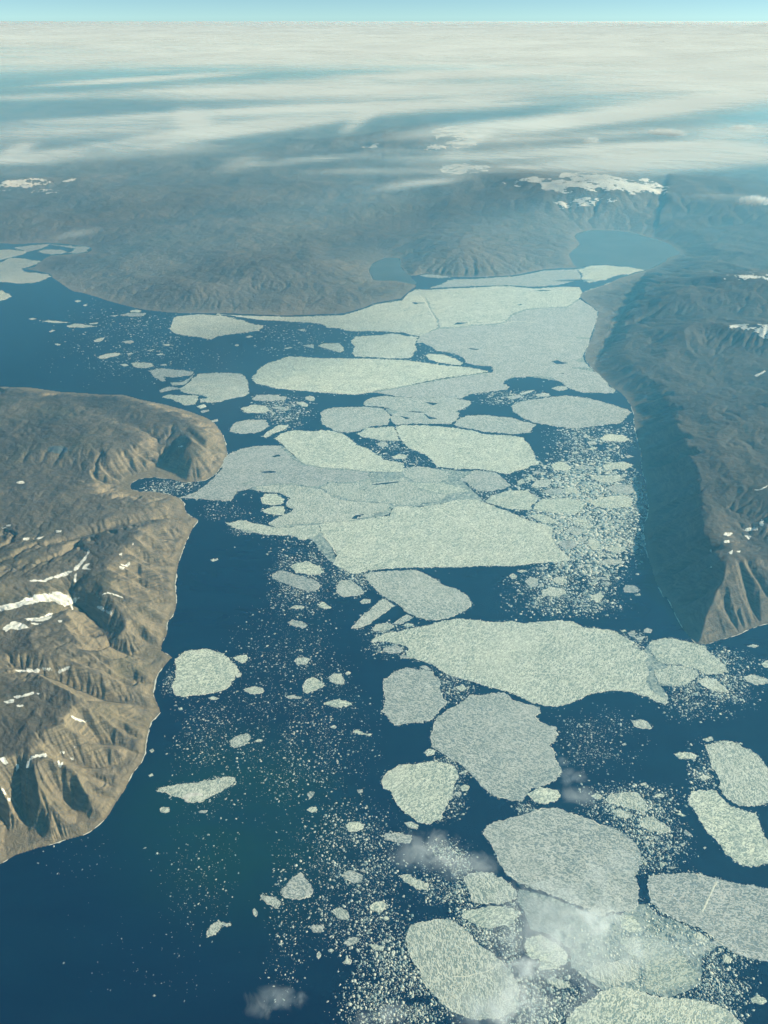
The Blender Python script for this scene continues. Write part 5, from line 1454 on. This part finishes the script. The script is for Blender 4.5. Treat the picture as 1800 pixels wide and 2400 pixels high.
# ---------------------------------------------------------------- clouds, all of them above the haze
def mat_cirrus():
    b = NT('cirrus')
    p = b.n('NewGeometry').outputs['Position']
    den = b.n('Attribute', attribute_name='veil').outputs['Fac']
    r1 = b.n('VectorRotate', {'Vector': p, 'Angle': R(-13)}, rotation_type='Z_AXIS').outputs[0]
    a = b.n('Mapping', {'Vector': r1, 'Scale': (1 / 19000, 1 / 8000, 1 / 900)}).outputs[0]
    n1 = b.noise(a, 1.0, 6, 0.6, 0.9)
    r2 = b.n('VectorRotate', {'Vector': p, 'Angle': R(20)}, rotation_type='Z_AXIS').outputs[0]
    c = b.n('Mapping', {'Vector': r2, 'Scale': (1 / 5200, 1 / 1500, 1 / 700)}).outputs[0]
    n2 = b.noise(c, 1.0, 7, 0.6, 1.8)
    v = b.math('ADD', b.math('MULTIPLY', b.math('SUBTRACT', n1, 0.5), 1.7), b.math('MULTIPLY', b.math('SUBTRACT', n2, 0.5), 1.25))
    m = b.math('MULTIPLY', den, b.math('ADD', b.math('MULTIPLY', v, 1.25), 0.72), clamp=True)
    geo = b.n('NewGeometry')
    # a thin slab: the slanter the ray, the longer its way through the ice crystals
    ci = b.math('ABSOLUTE', b.n('VectorMath', {0: geo.outputs['Incoming'], 1: (0, 0, 1)}, operation='DOT_PRODUCT').outputs['Value'])
    ci = b.math('MAXIMUM', ci, 0.004)
    tau = b.ramp(m, [(0.0, 0.0), (0.22, 0.05), (0.55, 0.34), (1.0, 1.0)])
    tau = b.math('DIVIDE', b.math('MULTIPLY', tau, 0.075), ci)
    alpha = b.math('SUBTRACT', 1.0, b.math('POWER', 2.71828, b.math('MULTIPLY', tau, -1.0)), clamp=True)
    dif = b.n('BsdfDiffuse', {'Color': (1.0, 1.0, 1.0, 1)})
    trl = b.n('BsdfTranslucent', {'Color': (1.0, 1.0, 1.0, 1)})
    mx = b.n('MixShader', {0: 0.4, 1: dif.outputs[0], 2: trl.outputs[0]})
    tr = b.n('BsdfTransparent')
    o = b.n('MixShader', {0: alpha, 1: tr.outputs[0], 2: mx.outputs[0]})
    b.link(o.outputs[0], b.out.inputs[0])
    return b.m


# streaks seen in the sky: centre x, y, half length, half height, slope, weight (photograph pixels)
STREAK = [(900, 82, 2500, 40, 0, .62), (1500, 135, 700, 34, -.02, .8), (350, 140, 700, 26, -.03, .55), (1000, 125, 500, 22, 0, .5),
          (330, 186, 240, 6, -.06, .8), (700, 212, 330, 20, -.02, 1.0), (1050, 175, 300, 10, -.04, .6), (1400, 200, 500, 26, -.05, .9), (1700, 215, 300, 45, -.12, .9),
          (250, 300, 520, 24, -.07, .75), (430, 312, 260, 8, -.14, .8), (620, 300, 300, 12, -.14, .9), (450, 285, 38, 24, .2, .9), (840, 283, 40, 16, -.6, .6),
          (60, 372, 120, 16, -.05, 1.0), (40, 350, 40, 12, -.3, .7), (350, 355, 200, 16, -.05, .45), (560, 385, 60, 20, -.25, .5), (720, 375, 160, 9, -.1, .55), (820, 402, 150, 6, -.02, .6),
          (1200, 290, 260, 14, -.10, .9), (1500, 262, 420, 16, -.16, .9), (1240, 360, 320, 18, -.04, .85), (1620, 372, 300, 26, -.06, 1.5), (1150, 395, 240, 10, -.05, .6),
          (980, 430, 110, 10, -.12, .9), (130, 225, 300, 10, -.03, .5), (900, 250, 420, 7, -.03, .6), (1650, 150, 260, 9, -.05, .6), (560, 262, 420, 7, -.05, .55), (1130, 232, 90, 5, -.02, .8), (1060, 250, 180, 14, -.05, .6), (1330, 320, 300, 10, -.06, .5), (1750, 310, 130, 16, -.05, .8), (1560, 340, 200, 8, -.03, .6),
          (1100, 330, 60, 16, -.5, .5), (1700, 460, 110, 9, .02, .5), (190, 545, 70, 9, -.2, .5), (1500, 815, 260, 14, 0, .45), (1390, 640, 50, 14, .1, .5), (1740, 800, 70, 30, -.5, .4)]


def cirrus_sheet(alt, seed, gain):
    yy = np.concatenate([np.geomspace(13500, 60000, 90), np.geomspace(61500, 1500000, 140)])
    uu = np.linspace(-.62, .62, 190)
    X_ = uu[None, :] * yy[:, None]; Y_ = np.repeat(yy[:, None], len(uu), 1)
    Z_ = alt + 420 * fbm(X_ / 26000, Y_ / 14000, 3, seed)
    qx, qy = to_px(X_, Y_, Z_)
    d = np.zeros_like(X_)
    for (cx_, cy_, a, h_, sl, w_) in STREAK:
        xx = (qx - cx_) / a
        yv = (qy - cy_ - sl * (qx - cx_)) / h_
        d = d + w_ * np.exp(-np.abs(xx) ** 3 - yv * yv)
    d += np.clip((760 - qy) / 420, 0, 1) * .16 * np.clip((qy - 60) / 220, .35, 1)  # even veil added over the far land to thicken its haze
    d *= np.clip((yy[:, None] - 13500) / 2500, 0, 1) * np.clip(1.15 - np.abs(uu[None, :]) / .62, 0, .3) / .3
    d *= np.clip((qy - 48) / 20, .08, 1) ** 1.5
    ii = np.arange(X_.size).reshape(X_.shape)
    f = np.stack([ii[:-1, :-1], ii[:-1, 1:], ii[1:, 1:], ii[1:, :-1]], -1)
    dm = np.maximum(np.maximum(d[:-1, :-1], d[1:, :-1]), np.maximum(d[:-1, 1:], d[1:, 1:]))
    f = f[dm > .03]
    used, inv = np.unique(f.ravel(), return_inverse=True)
    o = mesh_obj('cirrus_cloud', np.stack([X_.ravel(), Y_.ravel(), Z_.ravel()], 1)[used], inv.reshape(-1, 4), M_CIRRUS, smooth=True)
    at_ = o.data.attributes.new('veil', 'FLOAT', 'POINT')
    at_.data.foreach_set('value', (d.ravel()[used] * gain).astype(np.float32))
    tag(o, kind='stuff')


M_CIRRUS = mat_cirrus()
for alt, sd_, gn in ((6300, 301, .98), (6650, 305, .98), (7000, 309, .98)):
    cirrus_sheet(alt, sd_, gn)


def mat_puff(name, dens):
    b = NT(name)
    oc = b.n('TexCoord').outputs['Object']
    p = b.n('NewGeometry').outputs['Position']
    ln = b.n('VectorMath', {0: oc}, operation='LENGTH').outputs['Value']
    n = b.noise(p, 1 / 170, 8, 0.68, 0.8)
    v = b.math('SUBTRACT', b.math('ADD', b.math('MULTIPLY', b.math('SUBTRACT', n, 0.5), 3.2), 0.62), b.math('MULTIPLY', b.math('POWER', ln, 2.0), 1.15))
    d = b.math('MULTIPLY', b.math('MAXIMUM', v, 0.0), dens)
    vol = b.n('VolumePrincipled', {'Color': (0.995, 0.995, 0.995, 1), 'Density': d, 'Anisotropy': 0.0})
    b.link(vol.outputs[0], b.out.inputs['Volume'])
    b.m.cycles.volume_step_rate = 1.0
    return b.m


M_PUFF = mat_puff('cumulus_vapour', 0.0095)
M_WISP = mat_puff('thin_vapour', 0.0026)
PUFF_ALT = 3450
PUFFS = [('S', 1552, 309, 105, 22, 1), ('S', 1585, 313, 75, 16, 1), ('S', 1385, 330, 60, 18, 1), ('S', 1740, 300, 90, 16, 1), ('S', 1770, 470, 110, 22, 1), ('L', 330, 800, 520, 330, 0), ('L', 60, 1150, 260, 260, 0), ('L', 460, 690, 95, 55, 1), ('L', 590, 770, 80, 52, 1), ('L', 290, 880, 105, 95, 1), ('L', 90, 1010, 110, 65, 1), ('L', 15, 1190, 95, 125, 1), ('L', 380, 770, 150, 60, 0), ('L', 600, 690, 130, 60, 0),
         ('L', 560, 1010, 120, 50, 0), ('L', 790, 980, 120, 60, 0), ('L', 560, 420, 110, 95, 0), ('L', 900, 900, 200, 90, 0), ('L', 1150, 880, 150, 80, 0),
         ('K', 790, 1362, 160, 48, 0), ('K', 880, 1310, 120, 60, 0), ('K', 140, 1220, 170, 60, 0), ('K', 20, 1300, 90, 45, 0), ('K', 1480, 1310, 230, 110, 0), ('K', 1560, 1300, 110, 70, 1),
         ('K', 1080, 260, 240, 120, 0), ('K', 1340, 340, 240, 90, 0), ('I', 330, 1060, 42, 38, 0), ('I', 380, 1165, 110, 55, 0), ('I', 440, 1290, 130, 70, 0), ('L', 470, 1290, 150, 90, 0), ('L', 700, 330, 130, 80, 0)]
ico = bmesh.new(); bmesh.ops.create_icosphere(ico, subdivisions=3, radius=1.0)
puff_me = bpy.data.meshes.new('low_cloud'); ico.to_mesh(puff_me)
wisp_me = puff_me.copy()
puff_me.materials.append(M_PUFF); wisp_me.materials.append(M_WISP)
for k, (t, x, y, rx, ry, dense) in enumerate(PUFFS):
    px_, py_ = tp(t, x, y)
    X_, Y_ = at(px_, py_, PUFF_ALT)
    mpp_ = math.sqrt(X_ ** 2 + Y_ ** 2 + (ALT - PUFF_ALT) ** 2) / FPX
    o = bpy.data.objects.new('low_cloud' if dense else 'cloud_wisp', puff_me if dense else wisp_me)
    COL.objects.link(o)
    sx = rx / 2.765 * mpp_ * 1.25
    o.scale = (sx, ry / 2.765 * mpp_ * 1.35, min(sx * .45, 330))
    o.location = (X_, Y_, PUFF_ALT)
    tag(o, kind='stuff')
# ---------------------------------------------------------------- air
def haze_box(x0, x1, y0, y1, z0, z1, dens):
    b = NT('air')
    v = b.n('VolumePrincipled', {'Color': (0.14, 0.57, 0.96, 1), 'Absorption Color': (1, 1, 1, 1), 'Density': dens, 'Anisotropy': 0.25})
    b.link(v.outputs[0], b.out.inputs['Volume'])
    V = [(x, y, z) for z in (z0, z1) for y in (y0, y1) for x in (x0, x1)]
    F = [(0, 2, 3, 1), (4, 5, 7, 6), (0, 1, 5, 4), (2, 6, 7, 3), (0, 4, 6, 2), (1, 3, 7, 5)]
    o = mesh_obj('haze', V, F, b.m)
    return tag(o, kind='stuff')


haze_box(-6.0e6, 6.0e6, -20000, 2.2e6, -70, 3000, 4.7e-5)
